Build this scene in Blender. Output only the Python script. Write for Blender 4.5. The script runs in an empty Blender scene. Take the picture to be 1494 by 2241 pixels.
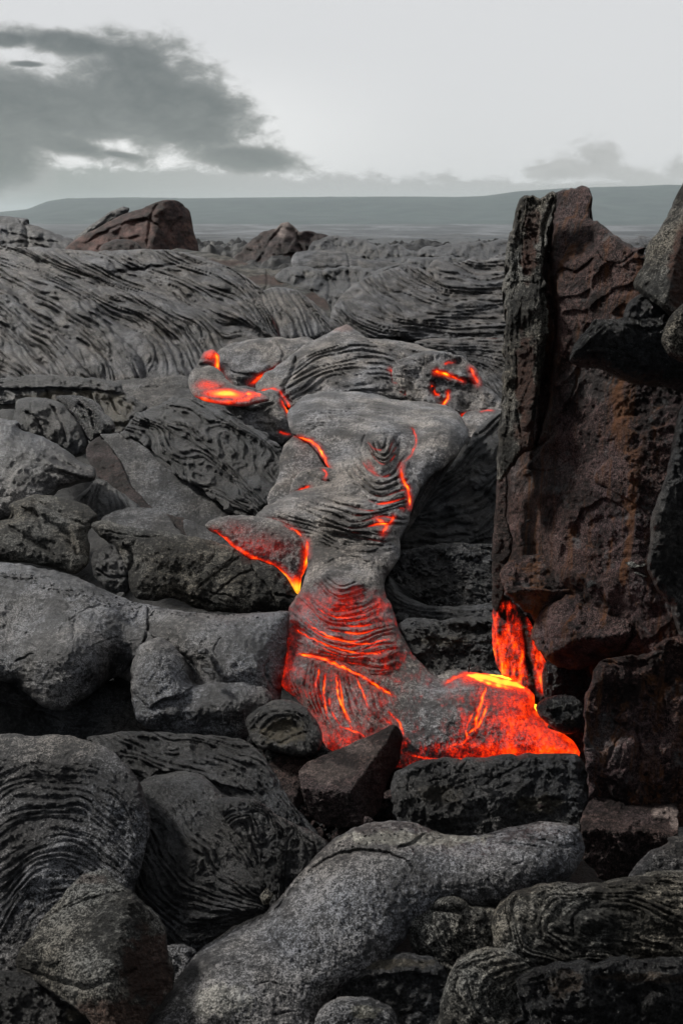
import bpy, bmesh, math, random, time
import numpy as np
from mathutils import Vector
T0 = time.time()
R = math.radians
# ------------------------------------------------------------------ camera, light, sky
F = 2179.0                     # focal length in pixels of the 1494 x 2241 frame (35 mm on 36 mm)
CX, CY = 747.0, 1120.5
H = 1.6                        # eye height
PITCH = math.atan((CY - 470.0) / F)
CP, SP = math.cos(PITCH), math.sin(PITCH)
sc = bpy.context.scene
COL = sc.collection
cam_d = bpy.data.cameras.new('camera'); cam = bpy.data.objects.new('camera', cam_d); COL.objects.link(cam)
cam_d.sensor_fit = 'VERTICAL'; cam_d.sensor_height = 36; cam_d.sensor_width = 24; cam_d.lens = 35.0
cam_d.clip_start = 0.05; cam_d.clip_end = 20000
cam.location = (0, 0, H); cam.rotation_euler = (math.pi / 2 - PITCH, 0, 0)
cam_d.dof.use_dof = True; cam_d.dof.focus_distance = 4.2; cam_d.dof.aperture_fstop = 11.0
sc.camera = cam
sc.view_settings.view_transform = 'Standard'; sc.view_settings.look = 'None'
sc.view_settings.exposure = 0.0; sc.view_settings.gamma = 1.0
sc.view_settings.use_curve_mapping = False
sc.cycles.use_denoising = True
sc.cycles.max_bounces = 6; sc.cycles.diffuse_bounces = 3; sc.cycles.glossy_bounces = 2
sc.cycles.volume_bounces = 1

SUN_EL, SUN_AZ = R(40), R(-62)          # azimuth from +Y (into the picture), negative = left
sun_d = bpy.data.lights.new('sun', 'SUN'); sun = bpy.data.objects.new('sun', sun_d); COL.objects.link(sun)
sun_d.energy = 5.0; sun_d.angle = R(7); sun_d.color = (1.0, 0.965, 0.90)
sd = Vector((math.sin(SUN_AZ) * math.cos(SUN_EL), math.cos(SUN_AZ) * math.cos(SUN_EL), math.sin(SUN_EL)))
sun.rotation_euler = (-sd).to_track_quat('-Z', 'Y').to_euler()
sun.location = (-5, 5, 10)


class NG:
    """tiny node-graph helper"""
    def __init__(s, nt):
        s.nt = nt; s.N = nt.nodes; s.L = nt.links
    def n(s, typ, **kw):
        nd = s.N.new(typ)
        for k, v in kw.items():
            setattr(nd, k, v)
        return nd
    def put(s, sock, v):
        if v is None: return
        if hasattr(v, 'is_output') or isinstance(v, bpy.types.NodeSocket): s.L.new(v, sock)
        else: sock.default_value = v
    def m(s, op, a, b=None, c=None, clamp=False):
        nd = s.n('ShaderNodeMath', operation=op, use_clamp=clamp)
        s.put(nd.inputs[0], a); s.put(nd.inputs[1], b); s.put(nd.inputs[2], c)
        return nd.outputs[0]
    def ramp(s, f, lo, hi):
        nd = s.n('ShaderNodeMapRange', interpolation_type='SMOOTHSTEP')
        s.put(nd.inputs[0], f); nd.inputs[1].default_value = lo; nd.inputs[2].default_value = hi
        return nd.outputs[0]
    def mix(s, f, a, b, blend='MIX'):
        nd = s.n('ShaderNodeMix', data_type='RGBA', blend_type=blend)
        s.put(nd.inputs[0], f); s.put(nd.inputs[6], a); s.put(nd.inputs[7], b)
        return nd.outputs[2]
    def noise(s, vec, scale, detail=4, rough=0.55, dist=0.0):
        nd = s.n('ShaderNodeTexNoise')
        s.put(nd.inputs['Vector'], vec); nd.inputs['Scale'].default_value = scale
        nd.inputs['Detail'].default_value = detail; nd.inputs['Roughness'].default_value = rough
        nd.inputs['Distortion'].default_value = dist
        return nd.outputs[0]
    def vscale(s, vec, xyz):
        nd = s.n('ShaderNodeVectorMath', operation='MULTIPLY')
        s.L.new(vec, nd.inputs[0]); nd.inputs[1].default_value = xyz
        return nd.outputs[0]


def azel(x, y):
    """direction of a point of the sky (azimuth from +Y, elevation), in units of 0.01 rad"""
    a, b = (x - CX) / F, (CY - y) / F
    d = (a, CP + SP * b, -SP + CP * b)
    return math.atan2(d[0], d[1]) * 100, math.atan2(d[2], math.hypot(d[0], d[1])) * 100


def build_world():
    w = bpy.data.worlds.new('World'); sc.world = w; w.use_nodes = True
    g = NG(w.node_tree); g.N.clear()
    out = g.n('ShaderNodeOutputWorld'); bg = g.n('ShaderNodeBackground')
    sky = g.n('ShaderNodeTexSky', sky_type='NISHITA')
    sky.sun_disc = False; sky.sun_elevation = SUN_EL; sky.sun_rotation = SUN_AZ
    geo = g.n('ShaderNodeTexCoord').outputs['Generated']
    sep = g.n('ShaderNodeSeparateXYZ'); g.L.new(geo, sep.inputs[0])
    X, Y, Z = sep.outputs
    az = g.m('MULTIPLY', g.m('ARCTAN2', X, Y), 100)
    el = g.m('MULTIPLY', g.m('ARCSINE', Z), 100)
    cmb = g.n('ShaderNodeCombineXYZ'); g.L.new(az, cmb.inputs[0]); g.L.new(el, cmb.inputs[1])
    st = g.vscale(cmb.outputs[0], (0.55, 1.0, 1.0))
    n1 = g.noise(st, 0.21, 8, 0.62, 0.5)
    n2 = g.noise(st, 0.85, 7, 0.62, 0.3)
    n1c = g.m('SUBTRACT', n1, 0.5); n2c = g.m('SUBTRACT', n2, 0.5)

    def blob(x, y, rx, ry, rot=0):
        a0, e0 = azel(x, y); rx = rx / F * 100; ry = ry / F * 100
        c, s_ = math.cos(R(rot)), math.sin(R(rot))
        da = g.m('SUBTRACT', az, a0); de = g.m('SUBTRACT', el, e0)
        u = g.m('DIVIDE', g.m('ADD', g.m('MULTIPLY', da, c), g.m('MULTIPLY', de, s_)), rx)
        v = g.m('DIVIDE', g.m('SUBTRACT', g.m('MULTIPLY', de, c), g.m('MULTIPLY', da, s_)), ry)
        r = g.m('SQRT', g.m('ADD', g.m('MULTIPLY', u, u), g.m('MULTIPLY', v, v)))
        return g.m('SUBTRACT', 1.0, r)

    def union(l):
        o = l[0]
        for b in l[1:]: o = g.m('SMOOTH_MAX', o, b, 0.25)
        return o
    # the grey cumulus of the left half
    body = union([blob(60, 232, 330, 78, -4), blob(310, 205, 170, 100, -8), blob(300, 140, 110, 55, -22),
                  blob(430, 225, 150, 52, -16), blob(400, 270, 190, 58, -14), blob(545, 345, 135, 30, -7),
                  blob(160, 95, 150, 26, -6), blob(20, 86, 90, 18, 3), blob(-30, 330, 130, 110, 0),
                  blob(150, 318, 150, 24, -12), blob(255, 338, 60, 9, -8), blob(60, 140, 40, 7, 0),
                  blob(-300, 190, 300, 110, 0)])
    bm = g.m('ADD', body, g.m('ADD', g.m('ADD', 0.24, g.m('MULTIPLY', n1c, 1.5)), g.m('MULTIPLY', n2c, 0.9)))
    bmask = g.ramp(bm, -0.02, 0.50)
    # the low bank along the horizon
    top = g.m('ADD', g.m('MULTIPLY', n1c, 4.6), g.m('MULTIPLY', n2c, 3.6))
    slope = g.m('MULTIPLY', az, -0.030)
    bank = g.m('SUBTRACT', g.m('ADD', g.m('ADD', top, slope), 4.0), el)
    bankm = g.ramp(bank, -0.2, 1.0)
    low = union([blob(-60, 420, 330, 120, 0), blob(-500, 400, 500, 160, 0)])
    lowm = g.ramp(g.m('ADD', low, g.m('MULTIPLY', n1c, 0.9)), 0.0, 0.75)
    # steam above the right-hand hill
    steam = union([blob(1310, 350, 70, 50, 0), blob(1235, 375, 110, 40, 8), blob(1370, 385, 100, 26, -10), blob(1190, 365, 60, 8, 10),
                   blob(1500, 370, 60, 24, 0), blob(1300, 408, 240, 20, 0)])
    stm = g.ramp(g.m('ADD', steam, g.m('ADD', g.m('MULTIPLY', n1c, 1.2), g.m('MULTIPLY', n2c, 1.7))), -0.05, 0.65)
    # clear overcast veil
    lift = g.ramp(g.m('SUBTRACT', 1.0, g.m('ABSOLUTE', g.m('DIVIDE', g.m('SUBTRACT', el, 6.5), 9.0))), 0.0, 1.0)
    left = g.ramp(az, 12.0, -20.0)
    base = g.mix(g.m('MULTIPLY', lift, left), (0.73, 0.735, 0.745, 1), (0.95, 0.95, 0.945, 1))
    shade = g.m('ADD', 0.5, g.m('ADD', g.m('MULTIPLY', n1c, 1.3), g.m('MULTIPLY', n2c, 1.0)), clamp=True)
    thick = g.ramp(bm, 0.08, 0.80)
    dark = g.mix(shade, (0.055, 0.072, 0.074, 1), (0.20, 0.215, 0.21, 1))
    dark = g.mix(thick, (0.42, 0.425, 0.415, 1), dark)
    bankc = g.mix(g.ramp(az, -30, 2), (0.235, 0.265, 0.25, 1), (0.42, 0.42, 0.42, 1))
    c = g.mix(g.m('MULTIPLY', bankm, 0.85), base, bankc)
    c = g.mix(g.m('MULTIPLY', lowm, 0.75), c, (0.27, 0.30, 0.285, 1))
    c = g.mix(g.m('MULTIPLY', stm, 0.9), c, g.mix(shade, (0.36, 0.36, 0.355, 1), (0.56, 0.56, 0.555, 1)))
    c = g.mix(g.m('MULTIPLY', bmask, 0.95), c, dark)
    # the cloud deck left, overhead and behind: unseen, added to cut fill light
    dt = g.n('ShaderNodeVectorMath', operation='DOT_PRODUCT'); g.L.new(geo, dt.inputs[0]); dt.inputs[1].default_value = (0.17, 0.93, 0.32)
    nd = g.noise(g.vscale(geo, (1.6, 1.6, 3.2)), 1.3, 8, 0.6, 0.4)
    cover = g.ramp(dt.outputs['Value'], 0.80, 0.25)
    dk_ = g.ramp(g.m('ADD', nd, g.m('MULTIPLY', g.m('SUBTRACT', cover, 1.0), 0.35)), 0.36, 0.56)
    added_deck = g.mix(g.ramp(nd, 0.40, 0.66), (0.27, 0.28, 0.285, 1), (0.07, 0.08, 0.085, 1))
    c = g.mix(g.m('MULTIPLY', dk_, g.ramp(dt.outputs['Value'], 0.86, 0.66)), c, added_deck)
    gnd = g.ramp(el, -0.5, -12)
    c = g.mix(gnd, c, (0.05, 0.05, 0.055, 1))
    c = g.mix(1.0, c, (10, 10, 10, 1), 'MULTIPLY')       # in units of the sky texture; the Background brings it back
    c = g.mix(0.96, sky.outputs[0], c)
    g.L.new(c, bg.inputs[0]); bg.inputs[1].default_value = 0.1
    g.L.new(bg.outputs[0], out.inputs[0])


build_world()

# ------------------------------------------------------------------ numeric helpers
_rs = np.random.RandomState(7)
_G3 = _rs.normal(size=(256, 3)).astype(np.float32); _G3 /= np.linalg.norm(_G3, axis=1)[:, None]
_PM = _rs.permutation(256).astype(np.int32)


def perlin(P, seed=0):
    """gradient noise, P (N,2) or (N,3) -> about -0.7..0.7"""
    P = np.asarray(P, np.float32)
    if P.shape[1] == 2:
        P = np.concatenate([P, np.full((len(P), 1), 0.37, np.float32)], 1)
    I = np.floor(P).astype(np.int32); Q = P - I
    W = Q * Q * Q * (Q * (Q * 6 - 15) + 10)
    out = np.zeros(len(P), np.float32)
    for a in (0, 1):
        hx = _PM[(I[:, 0] + a + seed * 31) & 255]; wx = W[:, 0] if a else 1 - W[:, 0]
        for b in (0, 1):
            hy = _PM[(I[:, 1] + b + hx) & 255]; wy = W[:, 1] if b else 1 - W[:, 1]
            for c in (0, 1):
                G = _G3[_PM[(I[:, 2] + c + hy) & 255]]
                wz = W[:, 2] if c else 1 - W[:, 2]
                out += wx * wy * wz * (G[:, 0] * (Q[:, 0] - a) + G[:, 1] * (Q[:, 1] - b) + G[:, 2] * (Q[:, 2] - c))
    return out * 1.5


def fbm(P, oct=4, seed=0, gain=0.5, ridged=False):
    P = np.asarray(P, np.float32); o = np.zeros(len(P), np.float32); a = 1.0
    for k in range(oct):
        n = perlin(P, seed + k * 5)
        o += a * ((0.5 - np.abs(n) * 1.4) if ridged else n)
        a *= gain; P = P * 2.03 + 11.3
    return o


def ray(X):
    """per-pixel ray with unit camera depth"""
    a = (X[:, 0] - CX) / F; b = (CY - X[:, 1]) / F
    return np.stack([a, CP + SP * b, -SP + CP * b], 1)


GY = np.array([0, 3, 5, 8, 13, 20, 26, 40, 80, 200, 400, 1200, 9000.])
GZ = np.array([0, 0, .08, .3, .62, .88, .92, .4, -3, -9, -13, -16, -17.])


def zg(y): return np.interp(y, GY, GZ)


_ty = np.concatenate([np.linspace(1.0, 27, 2000)])
_ts = (zg(_ty) - H) / _ty                       # slope of the ray that meets the ground at _ty (rises with distance)


def Yg(v):
    b = (CY - v) / F; s = (-SP + CP * b) / (CP + SP * b)
    return float(np.interp(s, _ts, _ty))


def spline(pts, closed=True, step=6.0, sharp=False):
    P = np.array(pts, float)
    if sharp:
        Q = np.vstack([P, P[:1]]) if closed else P
        out = []
        for a, b in zip(Q[:-1], Q[1:]):
            n = max(1, int(np.hypot(*(b - a)) / step))
            for k in range(n): out.append(a + (b - a) * k / n)
        if not closed: out.append(Q[-1])
        return np.array(out)
    n = len(P); out = []
    rng = range(n) if closed else range(n - 1)
    for i in rng:
        if closed: p0, p1, p2, p3 = P[i - 1], P[i], P[(i + 1) % n], P[(i + 2) % n]
        else: p0, p1, p2, p3 = P[max(i - 1, 0)], P[i], P[i + 1], P[min(i + 2, n - 1)]
        k = max(1, int(np.hypot(*(p2 - p1)) / step))
        for t in np.arange(k) / k:
            out.append(0.5 * ((2 * p1) + (-p0 + p2) * t + (2 * p0 - 5 * p1 + 4 * p2 - p3) * t * t + (-p0 + 3 * p1 - 3 * p2 + p3) * t ** 3))
    if not closed: out.append(P[-1])
    return np.array(out)


def inside(X, P):
    x, y = X[:, 0], X[:, 1]; r = np.zeros(len(X), bool)
    x1, y1 = P[:, 0], P[:, 1]; x2, y2 = np.roll(x1, -1), np.roll(y1, -1)
    for a, b, c, d in zip(x1, y1, x2, y2):
        if b == d: continue
        m = ((b > y) != (d > y)); r ^= m & (x < (c - a) * (y - b) / (d - b) + a)
    return r


def near(X, P, closed=False):
    """distance to polyline, nearest point, param along (0..1), signed side"""
    A = P; B = np.roll(P, -1, 0)
    if not closed: A, B = A[:-1], B[:-1]
    n = len(A); best = np.full(len(X), 1e9, np.float32); pt = np.zeros((len(X), 2), np.float32)
    par = np.zeros(len(X), np.float32); sg = np.ones(len(X), np.float32)
    X = X.astype(np.float32)
    for i in range(n):
        a = A[i]; e = B[i] - a; l2 = max(float(e @ e), 1e-9)
        d0 = X[:, 0] - a[0]; d1 = X[:, 1] - a[1]
        t = np.clip((d0 * e[0] + d1 * e[1]) / l2, 0, 1)
        q0 = d0 - t * e[0]; q1 = d1 - t * e[1]; D = q0 * q0 + q1 * q1
        m = D < best
        best[m] = D[m]; pt[m, 0] = (a[0] + t * e[0])[m]; pt[m, 1] = (a[1] + t * e[1])[m]
        par[m] = ((i + t) / n)[m]
        sg[m] = np.where((e[0] * d1 - e[1] * d0)[m] > 0, 1, -1)
    return np.sqrt(best), pt, par, sg


def softdist(X, P):
    """smooth inward distance to a closed outline (no medial-axis crease)"""
    Q = spline(P, True, 9.0, sharp=True)
    seg = np.hypot(*(np.roll(Q, -1, 0) - Q).T); M = (Q + np.roll(Q, -1, 0)) / 2
    out = np.zeros(len(X), np.float32); Xf = X.astype(np.float32)
    for i in range(0, len(X), 8192):
        x = Xf[i:i + 8192]
        r2 = (x[:, 0:1] - M[None, :, 0].astype(np.float32)) ** 2 + (x[:, 1:2] - M[None, :, 1].astype(np.float32)) ** 2 + 1.0
        out[i:i + 8192] = (seg.astype(np.float32)[None] / (r2 * np.sqrt(r2))).sum(1)
    return np.sqrt(2 / out)


def tps(C, V, X, lam=1e-3):
    """thin plate interpolation of values V (n,k) at C (n,2)"""
    s = 200.0; C = C / s; X = X / s; n = len(C)
    def K(r2): return 0.5 * r2 * np.log(r2 + 1e-9)
    r2 = ((C[:, None] - C[None]) ** 2).sum(-1)
    A = np.zeros((n + 3, n + 3)); A[:n, :n] = K(r2) + np.eye(n) * lam
    A[:n, n] = 1; A[:n, n + 1:] = C; A[n, :n] = 1; A[n + 1:, :n] = C.T
    b = np.zeros((n + 3, V.shape[1])); b[:n] = V
    w = np.linalg.solve(A, b).astype(np.float32)
    out = np.zeros((len(X), V.shape[1]), np.float32); X = X.astype(np.float32); C = C.astype(np.float32)
    for i in range(0, len(X), 16384):
        x = X[i:i + 16384]
        r2 = ((x[:, None] - C[None]) ** 2).sum(-1)
        out[i:i + 16384] = K(r2) @ w[:n] + w[n] + x @ w[n + 1:]
    return out


def sm(x, a, b):
    t = np.clip((x - a) / (b - a), 0, 1); return t * t * (3 - 2 * t)


def z5(*p): return [(560 + a / 1.966, 1100 + b / 1.966) for a, b in p]

# ------------------------------------------------------------------ materials


def crust(name, lo, hi, tint=(0.1, 0.05, 0.04), rough=0.62, spec=0.45, bump=1.0, grain=1.0, heat=0.0, streak=0.0, ior_sheen=0.0):
    m = bpy.data.materials.new(name); m.use_nodes = True
    g = NG(m.node_tree); bs = g.N['Principled BSDF']
    pos = g.n('ShaderNodeNewGeometry').outputs['Position']
    at = g.n('ShaderNodeAttribute', attribute_name='tint').outputs['Fac']
    flow = g.n('ShaderNodeAttribute', attribute_name='flow').outputs['Vector']
    nA = g.noise(pos, 6.0 * grain, 5, 0.62)
    nB = g.noise(pos, 62.0 * grain, 5, 0.72)
    nC = g.noise(pos, 230.0 * grain, 3, 0.75)
    fl = g.noise(flow, 1.0, 5, 0.68)
    c0 = lambda n: g.m('SUBTRACT', n, 0.5)
    f = g.m('ADD', g.m('MULTIPLY', c0(nA), 1.9), g.m('MULTIPLY', c0(nB), 2.8))
    f = g.m('ADD', f, g.m('MULTIPLY', c0(fl), 1.0))
    f = g.m('ADD', f, g.m('MULTIPLY', g.m('MULTIPLY', c0(nC), 5.5), g.ramp(nA, 0.30, 0.62)))
    f = g.m('ADD', f, 0.46, clamp=True)
    f = g.m('POWER', f, 2.6)
    dk = 0.50
    col = g.mix(f, tuple(c * dk * .8 for c in lo) + (1,), tuple(c * dk for c in hi) + (1,))
    # mottled: slightly bluish and slightly ochre areas of skin
    hue = g.ramp(g.noise(pos, 2.3, 4, 0.6), 0.35, 0.65)
    col = g.mix(0.7, col, g.mix(hue, (0.90, 0.97, 1.08, 1), (1.10, 1.0, 0.87, 1)), 'MULTIPLY')
    tf = g.m('MULTIPLY', at, g.m('ADD', 0.55, g.m('MULTIPLY', nB, 0.9)), clamp=True)
    col = g.mix(tf, col, g.mix(f, tuple(c * 0.45 for c in tint) + (1,), tuple(min(1, c * 1.4) for c in tint) + (1,)))
    if streak:
        sv = g.vscale(pos, (34.0, 34.0, 3.2))
        so = g.ramp(g.noise(sv, 0.55, 5, 0.65, 0.6), 0.50, 0.68)
        sg = g.ramp(g.noise(pos, 11.0, 6, 0.7), 0.57, 0.68)
        col = g.mix(g.m('MULTIPLY', so, streak), col, (0.105, 0.042, 0.016, 1))
        col = g.mix(g.m('MULTIPLY', sg, 0.5), col, (0.13, 0.135, 0.14, 1))
    # sparse pale mineral flecks
    vor = g.n('ShaderNodeTexVoronoi'); g.L.new(pos, vor.inputs['Vector']); vor.inputs['Scale'].default_value = 150 * grain
    fleck = g.m('MULTIPLY', g.ramp(vor.outputs['Distance'], 0.30, 0.12), g.ramp(nA, 0.5, 0.7))
    col = g.mix(g.m('MULTIPLY', fleck, 0.35), col, (0.42, 0.41, 0.38, 1))
    g.L.new(col, bs.inputs['Base Color'])
    rr = g.m('ADD', rough - 0.36, g.m('MULTIPLY', nB, 0.44)); bs.inputs['IOR'].default_value = 1.5; g.L.new(rr, bs.inputs['Roughness'])
    bs.inputs['Specular IOR Level'].default_value = spec * 0.5
    h = g.m('ADD', g.m('MULTIPLY', nB, 0.9), g.m('ADD', g.m('MULTIPLY', nC, 0.34), g.m('MULTIPLY', fl, 0.75)))
    b = g.n('ShaderNodeBump'); b.inputs['Strength'].default_value = min(1, 0.95 * bump); b.inputs['Distance'].default_value = 0.016 * bump
    g.L.new(h, b.inputs['Height']); g.L.new(b.outputs[0], bs.inputs['Normal'])
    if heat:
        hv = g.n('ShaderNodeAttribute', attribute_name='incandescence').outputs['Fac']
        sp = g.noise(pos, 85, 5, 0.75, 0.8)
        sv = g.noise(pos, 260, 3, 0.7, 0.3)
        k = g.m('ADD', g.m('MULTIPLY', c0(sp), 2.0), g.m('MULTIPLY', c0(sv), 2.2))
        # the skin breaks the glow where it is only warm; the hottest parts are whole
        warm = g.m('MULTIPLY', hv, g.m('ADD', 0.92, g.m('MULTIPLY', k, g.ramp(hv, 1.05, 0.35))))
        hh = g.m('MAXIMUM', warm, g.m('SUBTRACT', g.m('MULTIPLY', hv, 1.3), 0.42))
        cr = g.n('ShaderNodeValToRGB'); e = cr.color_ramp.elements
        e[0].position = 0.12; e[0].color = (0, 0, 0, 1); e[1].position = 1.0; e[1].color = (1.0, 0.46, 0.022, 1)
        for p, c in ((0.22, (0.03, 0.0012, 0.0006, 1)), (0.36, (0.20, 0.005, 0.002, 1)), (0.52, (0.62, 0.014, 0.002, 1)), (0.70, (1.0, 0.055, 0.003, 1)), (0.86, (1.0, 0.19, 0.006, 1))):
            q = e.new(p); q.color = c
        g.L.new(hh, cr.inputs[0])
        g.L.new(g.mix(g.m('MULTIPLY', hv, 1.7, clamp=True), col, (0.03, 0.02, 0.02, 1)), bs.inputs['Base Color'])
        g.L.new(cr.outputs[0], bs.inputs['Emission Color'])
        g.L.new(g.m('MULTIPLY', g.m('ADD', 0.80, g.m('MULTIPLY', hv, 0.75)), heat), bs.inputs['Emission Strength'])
    return m


M = dict(
    silver=crust('silver_lava_skin', (0.10, 0.095, 0.096), (0.86, 0.82, 0.81), (0.30, 0.17, 0.14), heat=1.0, rough=0.55, spec=0.5),
    satin=crust('satin_lava_skin', (0.026, 0.026, 0.029), (0.40, 0.395, 0.41), (0.30, 0.29, 0.25), rough=0.52, spec=0.55, bump=0.75),
    grey=crust('grey_lava_skin', (0.028, 0.028, 0.031), (0.42, 0.41, 0.415), (0.19, 0.18, 0.13)),
    rope=crust('grey_ropy_lava', (0.040, 0.038, 0.039), (0.44, 0.42, 0.42), (0.30, 0.28, 0.24), rough=0.55, heat=1.0),
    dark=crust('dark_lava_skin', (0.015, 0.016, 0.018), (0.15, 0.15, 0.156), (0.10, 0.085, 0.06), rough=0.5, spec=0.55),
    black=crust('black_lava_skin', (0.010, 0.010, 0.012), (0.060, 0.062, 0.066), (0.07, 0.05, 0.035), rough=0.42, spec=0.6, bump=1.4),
    ochre=crust('ochre_weathered_lava', (0.035, 0.034, 0.031), (0.50, 0.48, 0.43), (0.06, 0.03, 0.022), bump=1.4, rough=0.75, spec=0.3),
    rust=crust('rust_red_lava_rock', (0.035, 0.02, 0.017), (0.30, 0.165, 0.145), (0.32, 0.17, 0.145), bump=1.4, rough=0.75, spec=0.25),
    red=crust('red_brown_lava_rock', (0.022, 0.015, 0.014), (0.22, 0.15, 0.145), (0.30, 0.24, 0.22), bump=1.4, rough=0.72, spec=0.3),
    slab=crust('rusty_slab_rock', (0.022, 0.013, 0.013), (0.24, 0.150, 0.148), (0.18, 0.17, 0.17), bump=1.1, rough=0.72, spec=0.3, streak=0.9),
    hot=crust('painted_glow_rock', (0.02, 0.013, 0.012), (0.09, 0.05, 0.04), (0.1, 0.05, 0.03), heat=1.0),  # rock under the lava's orange light, which is given as emission
    ground=crust('lava_ground', (0.006, 0.006, 0.007), (0.05, 0.05, 0.05), (0.10, 0.075, 0.065), grain=0.6),
)

# ------------------------------------------------------------------ relief builder


def polyfeat(X, pts, w, closed=False, seed=1, jit=2.5, taper=True, step=5.0):
    P = spline(pts, closed, step)
    P = P + np.stack([perlin(P / 9.0 + 3.1, seed), perlin(P / 9.0 + 7.7, seed + 3)], 1) * jit
    lo = P.min(0) - 5 * w; hi = P.max(0) + 5 * w
    m = (X[:, 0] > lo[0]) & (X[:, 0] < hi[0]) & (X[:, 1] > lo[1]) & (X[:, 1] < hi[1])
    v = np.zeros(len(X), np.float32)
    if not m.any(): return v
    D, _, par, sg = near(X[m], P, closed)
    ww = w * (np.clip(np.minimum(par, 1 - par) * 6, 0.25, 1) if (taper and not closed) else 1.0)
    v[m] = np.exp(-(D / ww) ** 2)
    return v


def stepfeat(X, pts, h, fall, seed=1, edge=2.0, jit=3.0):
    """overlapping fold: the ground right of the (downwards) line is raised and dies out over fall px"""
    P = spline(pts, False, 5.0)
    P = P + np.stack([perlin(P / 14.0 + 1.1, seed), perlin(P / 14.0 + 5.7, seed + 3)], 1) * jit
    lo = P.min(0) - 3 * fall; hi = P.max(0) + 3 * fall
    m = (X[:, 0] > lo[0]) & (X[:, 0] < hi[0]) & (X[:, 1] > lo[1]) & (X[:, 1] < hi[1])
    v = np.zeros(len(X), np.float32)
    if not m.any(): return v
    D, _, par, sg = near(X[m], P)
    s = D * sg
    ends = np.clip(np.minimum(par, 1 - par) * 5, 0, 1)
    up = sm(s, -edge, edge) * np.exp(-(np.maximum(s, 0) / fall) ** 2)
    v[m] = h * up * ends
    return v


def ropefield(X, guides):
    C, V = [], []
    for i, gd in enumerate(guides):
        phi = i
        if isinstance(gd, tuple) and not isinstance(gd[0], tuple): phi, gd = gd
        P = spline(gd, False, 4.0); n = 9
        idx = np.linspace(0, len(P) - 1, n).astype(int)
        L = np.concatenate([[0], np.cumsum(np.hypot(*np.diff(P, axis=0).T))])
        for k in idx: C.append(P[k]); V.append((phi, L[k] / 100.0))
    return tps(np.array(C, float), np.array(V, float), X, 2e-3)


RELIEFS = {}
STATS = [0]


ROPE = 2.5


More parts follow.
